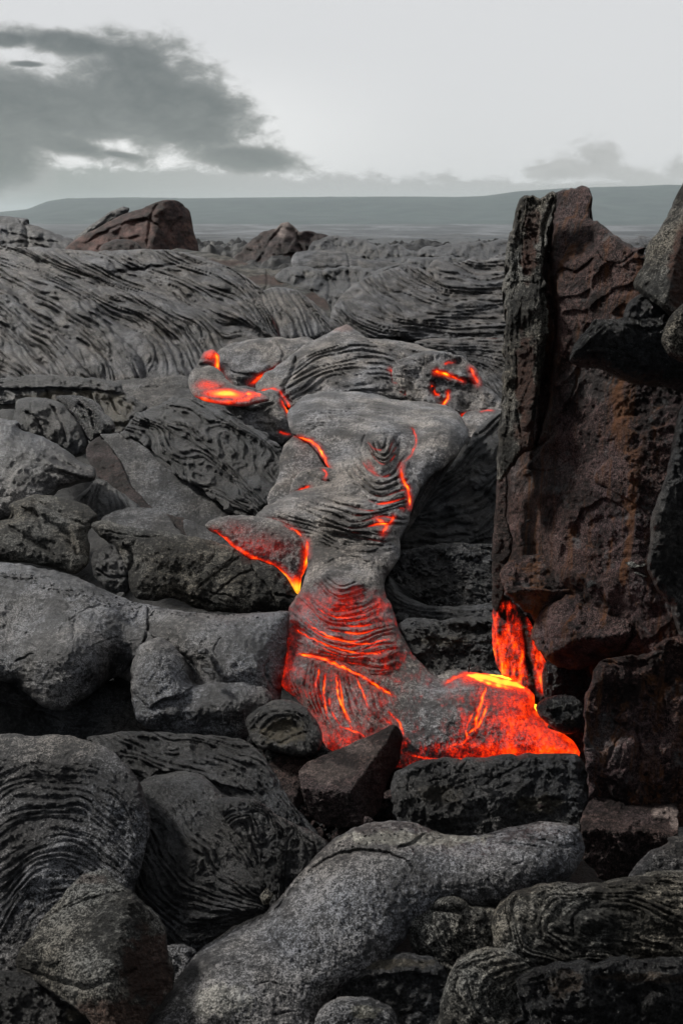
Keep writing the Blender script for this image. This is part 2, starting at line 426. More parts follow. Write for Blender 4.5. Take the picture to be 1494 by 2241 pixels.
def relief(outline, d=None, b=0.8, rad=None, mat='grey', step=2.4, sharp=False, ropes=(), bumps=(), cracks=(), steps=(),
           facets=None, lump=(0.0, 60), fine=1.0, heat=(), heatfn=None, tints=(), th=None, seed=1, jit=1.5, lean=0.5,
           backheat=0.0, tiltx=0.0, plates=None, steep=0.72, soft=6.0, back_down=0.5, fibres=None, rc=0):
    """builds vertices of a rock or lobe from its outline (its real distances are d = (far edge, near edge) in metres),
    inflates it to its real thickness, adds folds, ropes and cracks and closes it behind."""
    outline = [(x - 320 if x <= -30 else x + 320 if 1550 <= x <= 1565 else x, y) for x, y in outline]     # the land goes on beyond the frame
    O = spline(outline, True, 7.0, sharp)
    if jit:
        O = O + np.stack([fbm(O / 22.0 + 3, 3, seed), fbm(O / 22.0 + 33, 3, seed + 3)], 1) * jit * 2.2
    x0, y0 = O.min(0) - step; x1, y1 = O.max(0) + step
    nx = int((x1 - x0) / step) + 2; ny = int((y1 - y0) / step) + 2
    gx, gy = np.meshgrid(x0 + np.arange(nx) * step, y0 + np.arange(ny) * step)
    X = np.stack([gx.ravel(), gy.ravel()], 1)
    ins = inside(X, O)
    I = ins.reshape(ny, nx)
    cell = I[:-1, :-1] | I[1:, :-1] | I[:-1, 1:] | I[1:, 1:]
    # leave out the cells whose corners are mostly outside (the others are snapped)
    cnt = I[:-1, :-1].astype(int) + I[1:, :-1] + I[:-1, 1:] + I[1:, 1:]
    cell &= cnt >= 2
    cj, ci = np.nonzero(cell)
    id_ = np.arange(nx * ny).reshape(ny, nx)
    Q = np.stack([id_[cj, ci], id_[cj + 1, ci], id_[cj + 1, ci + 1], id_[cj, ci + 1]], 1)
    used = np.unique(Q); remap = np.full(nx * ny, -1); remap[used] = np.arange(len(used))
    Q = remap[Q]; X = X[used]; ins = ins[used]
    D, pt, _, _ = near(X, O, True)
    X[~ins] = pt[~ins]; D = np.where(ins, D, 0)
    ds = softdist(X, O); ds = np.where(D < 8, D * (1 - sm(D, 4, 8)) + ds * sm(D, 4, 8), ds)
    dmax = ds.max()
    rr = rad or dmax
    s = np.clip(ds / rr, 0, 1)
    off = b * rr * np.sqrt(np.maximum(1 - (1 - s) ** 2, 0)) * (0.92 if rad else 1)
    if rad and dmax > rad: off += b * 0.5 * np.maximum(ds - rad, 0) * 0.6
    v0, v1 = O[:, 1].min(), O[:, 1].max()
    if d is None:
        Yb = Yg(v1) * 0.97; d = (Yb + lean * (Yg(v0) - Yb), Yb)
    dy = lambda v: CP + SP * (CY - v) / F
    d = (d[1] + steep * (d[0] - d[1]), d[1])
    w0, w1 = dy(v0) / d[0], dy(v1) / d[1]
    w = w0 + (w1 - w0) * (X[:, 1] - v0) / (v1 - v0)
    xc = O[:, 0].mean()
    w = w * (1 + tiltx * (X[:, 0] - xc) / 1000.0)
    if facets:
        ws = []
        for tri in facets:
            A = np.array([[p[0], p[1], 1] for p in tri], float)
            rhs = np.array([dy(p[1]) / p[2] for p in tri])
            c = np.linalg.solve(A, rhs); ws.append(X[:, 0] * c[0] + X[:, 1] * c[1] + c[2])
        W = np.array(ws); k = 1.0 / (soft / F * w.mean())
        w = -np.log(np.exp(-(W - W.min(0)) * k).sum(0)) / k + W.min(0)
        rim = 6.0
        off = b * rim * np.sqrt(np.maximum(1 - (1 - np.clip(D / rim, 0, 1)) ** 2, 0))
    Xw = X + np.stack([perlin(X / 45.0, seed), perlin(X / 45.0 + 9, seed + 1)], 1) * 7.0
    ht = np.zeros(len(X), np.float32); tn = np.zeros(len(X), np.float32)
    flow = None
    edgefade = sm(D, 0, 10)
    for bp in bumps:
        bx, by, rx, ry, rot, hh = bp
        c, s_ = math.cos(R(rot)), math.sin(R(rot)); u = Xw[:, 0] - bx; v = Xw[:, 1] - by
        q = ((u * c + v * s_) / rx) ** 2 + ((v * c - u * s_) / ry) ** 2
        off += hh * np.exp(-q * 1.2)
    for (pts, h, fall) in steps: off += stepfeat(X, pts, h, fall, seed)
    rh = None
    for rp in ropes:
        q = dict(guides=None, n=5, amp=4.0, mask=None, feather=25, heat=0, hmask=None, big=0.5, fl=(1.3, 3.0), wob=1.0); q.update(rp)
        FS = ropefield(X, q['guides'])
        ph = FS[:, 0] * q['n']; ss = FS[:, 1]
        A = np.stack([ph * 0.40, ss * 0.9], 1)
        ph = ph + perlin(A, seed + 11) * 1.3 * q['wob'] + perlin(X / 60.0, seed + 4) * 0.45 * q['wob']
        r1 = np.abs(np.sin(np.pi * ph)) ** 0.95
        ph2 = ph * 2.37 + perlin(np.stack([ph * 0.9, ss * 2.2], 1), seed + 21) * 1.4
        r2 = np.abs(np.sin(np.pi * ph2)) ** 0.8
        lowf = perlin(np.stack([ph * 0.28, ss * 1.0], 1), seed + 31)
        fib = fbm(np.stack([ph * 1.9, ss * 3.5], 1), 3, seed + 41)
        am = 0.72 + 0.75 * perlin(np.stack([ph * 0.5, ss * 1.6], 1), seed + 51)
        r = ROPE * q['amp'] * (np.clip(am, 0.15, 1.4) * r1 + 0.30 * r2 + q['big'] * 1.9 * lowf + 0.25 * fib)
        mk = np.ones(len(X), np.float32)
        if q['mask'] is not None:
            PM = spline(q['mask'], True, 12.0); im = inside(X, PM); dm, _, _, _ = near(X, PM, True)
            mk = sm(np.where(im, dm, -dm) + perlin(X / 30.0, seed) * 14, -q['feather'] * 0.4, q['feather'])
        off += (r - ROPE * q['amp'] * 0.6) * mk
        if q['heat']:
            hm = mk.copy()
            if q['hmask'] is not None:
                hm = np.zeros(len(X), np.float32)
                for (hx, hy, hrx, hry, hv) in q['hmask']:
                    hm = np.maximum(hm, hv * np.exp(-(((X[:, 0] - hx) / hrx) ** 2 + ((X[:, 1] - hy) / hry) ** 2)))
                hm *= mk
            tr = (1 - r1) ** 1.3 * sm(perlin(np.stack([ph * 0.6, ss * 2.6], 1), seed + 61), -0.42, 0.18)
            ht = np.maximum(ht, q['heat'] * tr * hm * 1.25)
        fl = np.stack([ph * q['fl'][0] * 1.0, ss * q['fl'][1], np.full(len(X), seed * 3.7)], 1)
        if flow is None: flow = fl
        else: flow = flow * (1 - mk[:, None]) + fl * mk[:, None]
    if lump[0]:
        off += fbm(Xw / lump[1], 4, seed + 70) * lump[0] * sm(D, 0, 14)
    if rc:
        rnd = random.Random(seed * 7 + 1); cracks = list(cracks)
        good = np.nonzero(D > 12)[0]
        for k in range(rc):
            p = X[good[rnd.randrange(len(good))]].copy(); a = rnd.uniform(0, 6.28); pts = [tuple(p)]
            for j in range(rnd.randrange(2, 6)):
                a += rnd.uniform(-.7, .7); p = p + np.array([math.cos(a), math.sin(a) * .8]) * rnd.uniform(8, 20); pts.append(tuple(p))
            cracks.append((pts, rnd.uniform(1.3, 2.4), rnd.uniform(3, 8)))
    if plates:
        n_ = (fbm(Xw / plates[1], 3, seed + 64) * 1.1 + perlin(X / np.array([plates[1] * 2.2, plates[1] * .8]), seed + 66) * .5) * plates[2]
        fl_ = np.floor(n_); fr = n_ - fl_
        off += plates[0] * (fl_ + sm(fr, 0.0, 0.16)) / plates[2] * sm(D, 0, 10)
    for cr in cracks:
        pts, wd, dp = cr[:3]
        f = polyfeat(X, pts, wd, seed=seed + len(pts), jit=3.5)
        off -= dp * f
    for h in heat:
        pts, wd, hv, dp = h
        if len(pts) == 1:
            hx, hy = pts[0]; rx, ry = wd
            f = np.exp(-(((Xw[:, 0] - hx) / rx) ** 2 + ((Xw[:, 1] - hy) / ry) ** 2))
        else:
            f = polyfeat(X, pts, wd * .8, seed=seed + len(pts) + 5, jit=3.0)
            ht = np.maximum(ht, hv * 0.42 * polyfeat(X, pts, wd * 2.3, seed=seed + len(pts) + 5, jit=3.0, taper=False))
            f = f * (0.92 + 0.45 * perlin(X / 15.0, seed + 3))
        ht = np.maximum(ht, hv * f); off -= 2.4 * dp * f
    if heatfn is not None: ht = np.maximum(ht, heatfn(X, Xw, off))
    for t in tints:
        tx, ty, rx, ry, tv = t
        q = np.exp(-(((Xw[:, 0] - tx) / rx) ** 2 + ((Xw[:, 1] - ty) / ry) ** 2))
        tn = np.maximum(tn, tv * sm(q + perlin(X / 16.0, seed) * 0.35, 0.25, 0.6))
    # skin texture at the size of the mesh
    f1 = fbm(X / 9.0, 2, seed + 80); f2 = fbm(X / 30.0, 3, seed + 90)
    off += fine * (2.0 * f1 + 2.6 * f2) * (0.4 + 0.6 * edgefade)
    t = (1 / w) * (1 - off / F)
    P = ray(X) * t[:, None] + np.array([0, 0, H])
    # ---- close behind
    E = np.concatenate([Q[:, [0, 1]], Q[:, [1, 2]], Q[:, [2, 3]], Q[:, [3, 0]]])
    key = np.minimum(E[:, 0], E[:, 1]) * (len(X) + 1) + np.maximum(E[:, 0], E[:, 1])
    _, inv, c_ = np.unique(key, return_inverse=True, return_counts=True)
    BE = E[c_[inv] == 1]
    bv = np.unique(BE); rm = np.full(len(X), -1); n0 = len(X); nb = len(bv)
    rm[bv] = np.arange(nb)
    tm = float(t.mean()); thick = (th if th is not None else dmax * 0.9) * tm / F
    cen = P[bv].mean(0)
    away = np.array([0, 1.0, -back_down])
    rings = []
    for (k, shr) in ((0.25, 0.02), (0.62, 0.14), (0.95, 0.40)):
        rings.append(P[bv] + (cen - P[bv]) * shr + away * thick * k)
    apex = cen + away * thick
    V = np.concatenate([P] + rings + [apex[None]])
    faces = [Q]; prev = lambda i: i
    a, bb = BE[:, 0], BE[:, 1]
    pa, pb = a, bb
    for k in range(3):
        na, nb_ = n0 + k * nb + rm[a], n0 + k * nb + rm[bb]
        faces.append(np.stack([pb, pa, na, nb_], 1)); pa, pb = na, nb_
    tri = np.stack([pb, pa, np.full(len(pa), len(V) - 1)], 1)
    quads = np.concatenate(faces)
    heat_all = np.concatenate([ht] + [np.full(nb, backheat)] * 3 + [[backheat]])
    if backheat: heat_all[n0:n0 + nb] = ht[bv]
    tint_all = np.concatenate([tn] + [tn[bv] * 0] * 3 + [[0]])
    if flow is None:
        if fibres: 
            FS = ropefield(X, fibres); flow = np.stack([FS[:, 0] * 9, FS[:, 1] * 4, np.full(len(X), seed * 1.7)], 1)
        else: flow = np.stack([X[:, 0] * 0.05, X[:, 1] * 0.13, np.full(len(X), seed * 1.7)], 1)
    flow_all = np.concatenate([flow] + [flow[bv]] * 3 + [flow[:1]])
    STATS[0] += len(quads) * 2 + len(tri)
    return dict(V=V, Q=quads, T=tri, heat=heat_all, tint=tint_all, flow=flow_all, mat=mat, X=X, t=t, O=O)


def make(name, r, parent=None, label=None, cat=None, kind=None, group=None, smooth=True, loc=None):
    V = r['V']
    o0 = np.array([V[:, 0].mean(), V[:, 1].mean(), V[:, 2].min()]) if loc is None else np.array(loc, float)
    me = bpy.data.meshes.new(name)
    nq, nt = len(r['Q']), len(r['T'])
    me.vertices.add(len(V)); me.vertices.foreach_set('co', (V - o0).astype(np.float32).ravel())
    me.loops.add(nq * 4 + nt * 3); me.polygons.add(nq + nt)
    me.loops.foreach_set('vertex_index', np.concatenate([r['Q'].ravel(), r['T'].ravel()]).astype(np.int32))
    me.polygons.foreach_set('loop_start', np.concatenate([np.arange(nq) * 4, nq * 4 + np.arange(nt) * 3]).astype(np.int32))
    me.update(calc_edges=True)
    me.polygons.foreach_set('use_smooth', np.full(nq + nt, smooth))
    for k, an in (('heat', 'incandescence'), ('tint', 'tint')):
        if k in r:
            a = me.attributes.new(an, 'FLOAT', 'POINT'); a.data.foreach_set('value', r[k].astype(np.float32))
    if 'flow' in r:
        a = me.attributes.new('flow', 'FLOAT_VECTOR', 'POINT'); a.data.foreach_set('vector', r['flow'].astype(np.float32).ravel())
    me.materials.append(M[r['mat']]); me.validate()
    o = bpy.data.objects.new(name, me); COL.objects.link(o)
    if parent is not None:
        o.parent = parent; o.location = Vector(o0) - parent.location
    else: o.location = o0
    if label: o['label'] = label
    if cat: o['category'] = cat
    if kind: o['kind'] = kind
    if group: o['group'] = group
    return o


def thing(name, label, cat, loc, group=None):
    o = bpy.data.objects.new(name, None); COL.objects.link(o); o.location = loc
    o['label'] = label; o['category'] = cat
    if group: o['group'] = group
    return o


def lobe(label, outline, name='lava_lobe', cat='lava lobe', parent=None, group=None, key=None, plabel=None, **kw):
    r = relief(outline, **kw)
    o = make(name, r, parent=parent, label=label, cat=cat if parent is None else None, group=group)
    if key: RELIEFS[key] = r
    return o


def pt(x, y, Y):
    """world point seen at photo pixel (x, y), at distance Y"""
    d = ray(np.array([[x, y]], float))[0]; return d * (Y / d[1]) + np.array([0, 0, H])

# ------------------------------------------------------------------ far land: plain, hill, local ground


def sheet(name, xs, ys, zf, mat, label=None, colfn=None):
    gx, gy = np.meshgrid(xs, ys); P = np.stack([gx.ravel(), gy.ravel()], 1)
    z = zf(P); V = np.concatenate([P, z[:, None]], 1)
    ny, nx = gx.shape; i = np.arange(nx * ny).reshape(ny, nx)
    Q = np.stack([i[:-1, :-1], i[:-1, 1:], i[1:, 1:], i[1:, :-1]], -1).reshape(-1, 4)
    r = dict(V=V, Q=Q, T=np.zeros((0, 3), int), mat=mat, tint=np.zeros(len(V)), flow=V * 0.5)
    o = make(name, r, kind='structure', loc=(0, 0, 0))
    STATS[0] += len(Q) * 2
    return o


def fan_sheet(name, angs, ys, zf, mat):
    """sheet in rows of equal distance, spread by angle (dense near, sparse far)"""
    A, Y = np.meshgrid(np.tan(angs), ys); X = A * (Y + 2.0)
    P = np.stack([X.ravel(), Y.ravel()], 1); z = zf(P); V = np.concatenate([P, z[:, None]], 1)
    ny, nx = A.shape; i = np.arange(nx * ny).reshape(ny, nx)
    Q = np.stack([i[:-1, :-1], i[:-1, 1:], i[1:, 1:], i[1:, :-1]], -1).reshape(-1, 4)
    r = dict(V=V, Q=Q, T=np.zeros((0, 3), int), mat=mat, tint=np.zeros(len(V)), flow=V * 3.0)
    STATS[0] += len(Q) * 2
    return make(name, r, kind='structure', loc=(0, 0, 0))


def ground_z(P):
    y = P[:, 1]
    z = zg(y) - 0.16 - 0.32 * (1 - sm(y, 9, 16))
    a = np.clip(y / 14.0, 0.25, 3.0)
    z = z + 0.09 * a * fbm(P / 0.35, 5, 3) + 0.10 * a * fbm(P / 2.4, 3, 8)
    blk = fbm(P / np.array([1.3, 2.2]), 3, 12)
    z = z + np.where(y > 12, 0.22 * np.round(blk * 3) / 3 * sm(y, 12, 18), 0)
    far = sm(y, 30, 120)
    z = z + far * 1.3 * fbm(P / 28.0, 4, 15)
    return z


ys = np.concatenate([np.linspace(-3, 3, 60), 3 * (45 / 3.0) ** np.linspace(0.004, 1, 560), 45 * (900 / 45.0) ** np.linspace(0.01, 1, 160)])
fan_sheet('lava_field_ground', np.linspace(-0.62, 0.62, 420), ys, ground_z, 'ground')

m = bpy.data.materials.new('distant_lava_plain'); m.use_nodes = True; g = NG(m.node_tree)
pos = g.n('ShaderNodeNewGeometry').outputs['Position']
sv = g.vscale(pos, (0.010, 0.0035, 0.01))
f = g.ramp(g.noise(sv, 1.0, 8, 0.68, 0.5), 0.42, 0.62)
g.L.new(g.mix(f, (0.018, 0.023, 0.030, 1), (0.105, 0.112, 0.125, 1)), g.N['Principled BSDF'].inputs['Base Color'])
g.N['Principled BSDF'].inputs['Roughness'].default_value = 0.9
M['plain'] = m
ysf = 700 * (16000 / 700.0) ** np.linspace(0, 1, 260)
fan_sheet('lava_plain', np.linspace(-0.7, 0.7, 200), ysf, lambda P: zg(P[:, 1]) + sm(P[:, 1], 700, 1100) * 1.6 * fbm(P / 90.0, 4, 5), 'plain')

m = bpy.data.materials.new('hillside'); m.use_nodes = True; g = NG(m.node_tree)
pos = g.n('ShaderNodeNewGeometry').outputs['Position']
f = g.ramp(g.noise(pos, 0.012, 8, 0.65), 0.4, 0.65)
g.L.new(g.mix(f, (0.010, 0.024, 0.030, 1), (0.028, 0.048, 0.048, 1)), g.N['Principled BSDF'].inputs['Base Color'])
g.N['Principled BSDF'].inputs['Roughness'].default_value = 1.0
M['hill'] = m
# skyline of the hill: photo pixels of its crest
crest = [(-900, 470), (-200, 472), (0, 464), (60, 458), (105, 440), (150, 434), (280, 432), (420, 434), (560, 432), (700, 431), (850, 430), (1000, 431), (1060, 429),
         (1130, 419), (1250, 411), (1400, 407), (1460, 404), (1600, 410), (2000, 400), (2600, 420)]
HD = 3400.0
cx_ = np.array([(x - CX) / F / (CP + SP * (CY - y) / F) * HD for x, y in crest])
cz_ = np.array([pt(x, y, HD)[2] for x, y in crest])


def hill_z(P):
    f = HD / P[:, 1]; top = np.interp(P[:, 0] * f, cx_, cz_)
    s = (P[:, 1] - 1900.0) / (HD - 1900.0)
    s = np.clip(s, 0, 1.0)
    prof = s ** 0.8
    prof = 0.35 * prof + 0.65 * sm(s, 0.35, 1.0)
    n = fbm(P / np.array([160.0, 420.0]), 5, 21)
    z = -19 + (top + 19) * prof + n * 7.0 * np.sin(np.pi * np.clip(s, 0, 1)) + 1.2 * fbm(P / 30.0, 3, 2) * sm(s, 0.3, 1)
    over = np.clip((P[:, 1] - HD) / 1400.0, 0, 1)
    return z - over * 110


sheet('hills', np.linspace(-2600, 3200, 420), np.concatenate([np.linspace(1850, HD, 60), np.linspace(HD + 60, HD + 1500, 10)]), hill_z, 'hill')

# haze
bm = bmesh.new(); bmesh.ops.create_cube(bm, size=1.0); me = bpy.data.meshes.new('haze'); bm.to_mesh(me); bm.free()
hz = bpy.data.objects.new('haze', me); COL.objects.link(hz); hz['kind'] = 'stuff'; hz['label'] = 'thin pale haze over the lava plain and hills'
hz.location = (200, 8180, 52.0); hz.scale = (24000, 16800, 160.0)
m = bpy.data.materials.new('haze_air'); m.use_nodes = True; g = NG(m.node_tree); g.N.clear()
vo = g.n('ShaderNodeVolumePrincipled'); vo.inputs['Density'].default_value = 0.00011; vo.inputs['Color'].default_value = (0.77, 0.86, 0.89, 1)
vo.inputs['Anisotropy'].default_value = 0.0
g.L.new(vo.outputs[0], g.n('ShaderNodeOutputMaterial').inputs['Volume']); me.materials.append(m)

# ------------------------------------------------------------------ mid distance, back to front
B = [(x, y) for x, y in []]
lobe('low pale outcrop of broken lava at the far left horizon beside the red boulder', [(-30, 470), (30, 474), (60, 488), (100, 500), (140, 515), (168, 532), (150, 562), (60, 570), (-30, 566)],
     name='rock_outcrop', cat='rock outcrop', d=(19.5, 17.5), mat='grey', b=.9, lump=(9, 26), cracks=[([(0, 505), (60, 520), (130, 530)], 3, 9), ([(-10, 535), (60, 532), (120, 548)], 3, 9), ([(40, 480), (60, 505), (55, 560)], 2.5, 8)], th=60, seed=11)
lobe('small peaked mound of dark lava on the skyline in the middle', [(505, 575), (522, 552), (547, 530), (572, 511), (602, 500), (617, 489), (628, 484), (638, 490), (652, 508), (675, 507), (703, 513), (740, 522), (750, 560), (740, 600), (620, 610), (540, 600)],
     name='rock_mound', cat='rock mound', d=(20, 17), mat='red', b=.6, lump=(16, 30), jit=2.5, facets=[((505, 575, 18.9), (628, 484, 19.3), (600, 600, 17.9)), ((628, 484, 19.3), (750, 560, 19.0), (640, 600, 18.2))], th=70,
     cracks=[([(620, 490), (590, 530), (560, 580)], 2.5, 8), ([(650, 510), (660, 550), (720, 575)], 2.5, 8), ([(540, 545), (600, 560), (700, 550)], 2.5, 7)], tints=[(630, 500, 30, 22, .7)], seed=12)
lobe('long low ridge of broken brown lava along the skyline left of the standing slab', [(690, 530), (744, 514), (800, 526), (850, 536), (860, 529), (900, 545), (960, 538), (1000, 534), (1060, 527), (1130, 525), (1560, 528), (1560, 640), (1150, 640), (1000, 640), (850, 640), (700, 640), (660, 600)],
     name='rock_ridge', cat='rock ridge', d=(21, 15.5), mat='dark', b=.5, rad=16, plates=(26, 40, 4), lump=(18, 24), jit=5, tints=[(780, 555, 60, 16, .3)], th=70,
     cracks=[([(700, 560), (800, 568), (900, 560), (1000, 572)], 3, 12), ([(760, 590), (860, 598), (960, 590), (1100, 585)], 3, 12), ([(820, 530), (830, 560)], 3, 9), ([(940, 545), (950, 580)], 3, 9)], seed=13)
lobe('pale smooth lava hummock low on the skyline right of the peaked mound', [(640, 560), (700, 548), (760, 552), (800, 566), (850, 570), (900, 584), (880, 620), (760, 640), (660, 620)],
     name='rock_outcrop', cat='rock outcrop', d=(16.5, 14.6), mat='grey', b=.7, lump=(6, 24), cracks=[([(660, 590), (740, 585), (840, 600)], 2.5, 8), ([(760, 555), (770, 600)], 2.5, 8)], seed=14, th=40)

# reddish boulder on the skyline, with its tilted thin plate
e = thing('boulder', 'big tilted reddish boulder on the skyline at the left', 'boulder', (-4.4, 17.5, .8))
lobe(None, [(145, 552), (165, 525), (210, 500), (250, 478), (285, 463), (321, 452), (345, 441), (361, 437), (386, 438), (407, 450), (417, 470), (422, 500), (429, 552), (350, 566), (230, 566)],
     name='boulder_body', parent=e, mat='rust', sharp=False, jit=1.2, b=.7, th=110, soft=9,
     facets=[((160, 545, 17.6), (361, 437, 18.0), (330, 560, 16.9)), ((361, 437, 18.0), (430, 550, 17.9), (330, 560, 16.95))], lump=(6, 30),
     bumps=[(240, 500, 80, 7, -22, 8), (330, 468, 60, 6, -20, 6)], tints=[(225, 535, 70, 22, .35), (290, 505, 40, 22, .3)],
     cracks=[([(190, 530), (250, 498), (320, 480), (350, 500)], 3, 9), ([(210, 545), (270, 525), (310, 518)], 3, 8), ([(345, 445), (330, 480), (322, 540)], 3, 8), ([(360, 530), (380, 490), (400, 470)], 2, 6)], seed=15)
lobe(None, [(150, 535), (163, 518), (200, 492), (240, 464), (270, 452), (284, 455), (280, 466), (245, 484), (205, 506), (170, 530)],
     name='crust_plate', parent=e, mat='dark', sharp=True, jit=1.0, d=(18.9, 18.3), b=.6, rad=8, lump=(3, 12), seed=16, th=20)
lobe('small rounded brown rock lying at the foot of the red boulder', [(218, 548), (232, 530), (262, 522), (295, 528), (310, 545), (300, 566), (225, 566)], name='rock', cat='rock', d=(16.1, 15.7), mat='red', b=.8, lump=(3, 14), seed=17)

# dark broken plates behind the ropy fields
lobe('dark broken crust plate lying along the top of the big ropy field', [(372, 548), (400, 545), (470, 556), (560, 582), (640, 600), (700, 640), (726, 690), (680, 700), (600, 660), (560, 640), (520, 600), (450, 575)],
     name='crust_plate', cat='crust plate', d=(16.5, 11.6), mat='ochre', b=.5, rad=10, lump=(4, 18), jit=2, tints=[(480, 575, 70, 8, .9), (600, 612, 60, 10, .9), (690, 660, 30, 22, .9)],
     cracks=[([(581, 590), (585, 615), (575, 660)], 3, 12), ([(470, 565), (540, 590), (580, 606), (640, 622)], 2, 8)], seed=18, th=40)
lobe('dark brown broken lava blocks heaped between the two ropy fields', [(600, 610), (640, 585), (700, 590), (770, 582), (830, 590), (890, 572), (960, 560), (1010, 565), (1000, 600), (900, 640), (800, 680), (760, 700), (720, 680), (690, 640)],
     name='rock_pile', cat='rock pile', d=(15.5, 11.8), mat='dark', b=.7, rad=14, plates=(26, 34, 4), lump=(16, 22), jit=3, tints=[(700, 600, 40, 8, .3)], seed=19, th=60,
     cracks=[([(700, 590), (720, 620), (715, 660)], 4, 12), ([(760, 590), (770, 640)], 4, 12), ([(840, 590), (850, 640)], 3, 10), ([(640, 605), (740, 615), (860, 612)], 3, 10)])

# ropy fields
lobe('huge fan of grey ropy lava filling the left middle distance', [(-60, 536), (60, 541), (200, 549), (330, 545), (400, 552), (470, 572), (530, 600), (572, 632), (582, 662), (597, 702), (606, 742), (560, 762), (480, 775), (440, 800), (415, 840), (300, 850), (100, 850), (-60, 850)],
     name='ropy_lava_field', cat='ropy lava', d=(15.5, 9.6), mat='rope', b=.45, rad=60, lump=(5, 80), seed=21, th=120, jit=1.0,
     ropes=[dict(n=5.2, amp=8.0, big=1.0, guides=[[(-60, 690), (-10, 720), (60, 775), (110, 840)], [(-60, 625), (20, 660), (100, 722), (200, 800), (240, 850)], [(-60, 572), (50, 610), (160, 670), (250, 735), (310, 800), (330, 850)],
            [(60, 560), (200, 632), (320, 690), (390, 750), (420, 810)], [(180, 575), (350, 655), (450, 715), (490, 770)], [(300, 568), (450, 640), (540, 695), (600, 745)], [(400, 556), (510, 605), (570, 665), (606, 730)]])],
     steps=[([(0, 620), (65, 681), (150, 731), (235, 790), (260, 840)], 22, 60), ([(60, 600), (180, 660), (250, 726), (300, 775), (320, 840)], 16, 50)],
     cracks=[([(235, 597), (300, 590), (390, 577)], 3.0, 14), ([(0, 705), (60, 750), (110, 815)], 7, 22), ([(30, 650), (110, 715), (215, 770), (245, 830)], 6, 16), ([(200, 690), (240, 740), (250, 830)], 5, 12)],
     bumps=[(60, 800, 60, 30, 10, 14), (370, 700, 90, 60, 30, 14), (150, 640, 90, 50, 30, 14), (480, 650, 60, 40, 20, 10)])
lobe('small hump of pale ropes between the two big ropy fields', [(570, 655), (575, 638), (590, 631), (622, 629), (650, 636), (680, 655), (710, 684), (745, 716), (720, 735), (688, 742), (640, 745), (610, 742), (596, 705), (580, 685)],
     name='ropy_lava_lobe', cat='ropy lava', d=(12.6, 11.0), mat='rope', b=.8, seed=22, th=60,
     ropes=[dict(n=3.0, amp=5.6, big=.3, guides=[[(572, 650), (590, 690), (606, 742)], [(605, 633), (625, 690), (645, 742)], [(640, 635), (670, 685), (695, 740)], [(668, 648), (700, 690), (740, 722)]])],
     heat=[([(590, 700), (600, 722), (603, 735)], 5, .55, 0)])
lobe('wide curved bank of pale ropes running up to the standing slab', [(722, 700), (732, 668), (755, 640), (790, 612), (829, 596), (870, 583), (910, 583), (935, 592), (943, 575), (965, 567), (995, 577), (1035, 563), (1065, 570), (1105, 556), (1300, 548), (1560, 545), (1560, 745), (1300, 745), (1105, 742), (1005, 742), (895, 740), (809, 738), (760, 724)],
     name='ropy_lava_field', cat='ropy lava', d=(15.0, 10.9), mat='rope', b=.55, rad=45, lump=(5, 60), seed=23, th=110,
     ropes=[dict(n=3.8, amp=6.6, big=.8, guides=[[(725, 680), (770, 715), (840, 742), (1000, 752), (1160, 752)], [(745, 650), (800, 700), (890, 722), (1000, 728), (1160, 724)], [(790, 615), (840, 665), (920, 695), (1010, 702), (1160, 695)],
            [(840, 595), (900, 640), (980, 665), (1060, 668), (1160, 662)], [(895, 582), (950, 620), (1030, 636), (1160, 628)], [(950, 570), (1000, 592), (1060, 600), (1160, 590)], [(1010, 563), (1060, 572), (1160, 560)]])],
     cracks=[([(938, 590), (960, 620), (1000, 640), (1100, 645)], 3.5, 10), ([(830, 600), (850, 640), (880, 670)], 3, 8)])
lobe('lower fan of pale ropes below the curved bank beside the slab', [(905, 748), (1000, 738), (1160, 738), (1480, 740), (1480, 930), (1160, 920), (1095, 900), (1075, 860), (1040, 820), (1000, 795), (950, 775)],
     name='ropy_lava_lobe', cat='ropy lava', d=(10.9, 8.9), mat='rope', b=.5, rad=30, seed=24, th=60,
     ropes=[dict(n=4, amp=3.8, guides=[[(920, 752), (1000, 748), (1160, 745)], [(940, 765), (1020, 772), (1160, 785)], [(985, 785), (1060, 805), (1150, 850)], [(1010, 800), (1060, 840), (1110, 910)], [(1010, 830), (1050, 860), (1090, 930)]],
            heat=.35, hmask=[(1030, 745, 90, 10, 1)])])
lobe('low smooth grey lava sheet in front of the big ropy field', [(225, 838), (320, 828), (415, 822), (470, 840), (560, 850), (640, 880), (650, 960), (600, 1000), (500, 980), (400, 960), (300, 930), (240, 880)],
     name='lava_sheet', cat='lava sheet', d=(9.3, 7.6), mat='grey', b=.35, rad=26, lump=(9, 70), seed=25, th=60,
     steps=[([(300, 862), (370, 868), (440, 862), (470, 880)], 8, 26)], cracks=[([(300, 850), (360, 845), (420, 850)], 2, 4)])

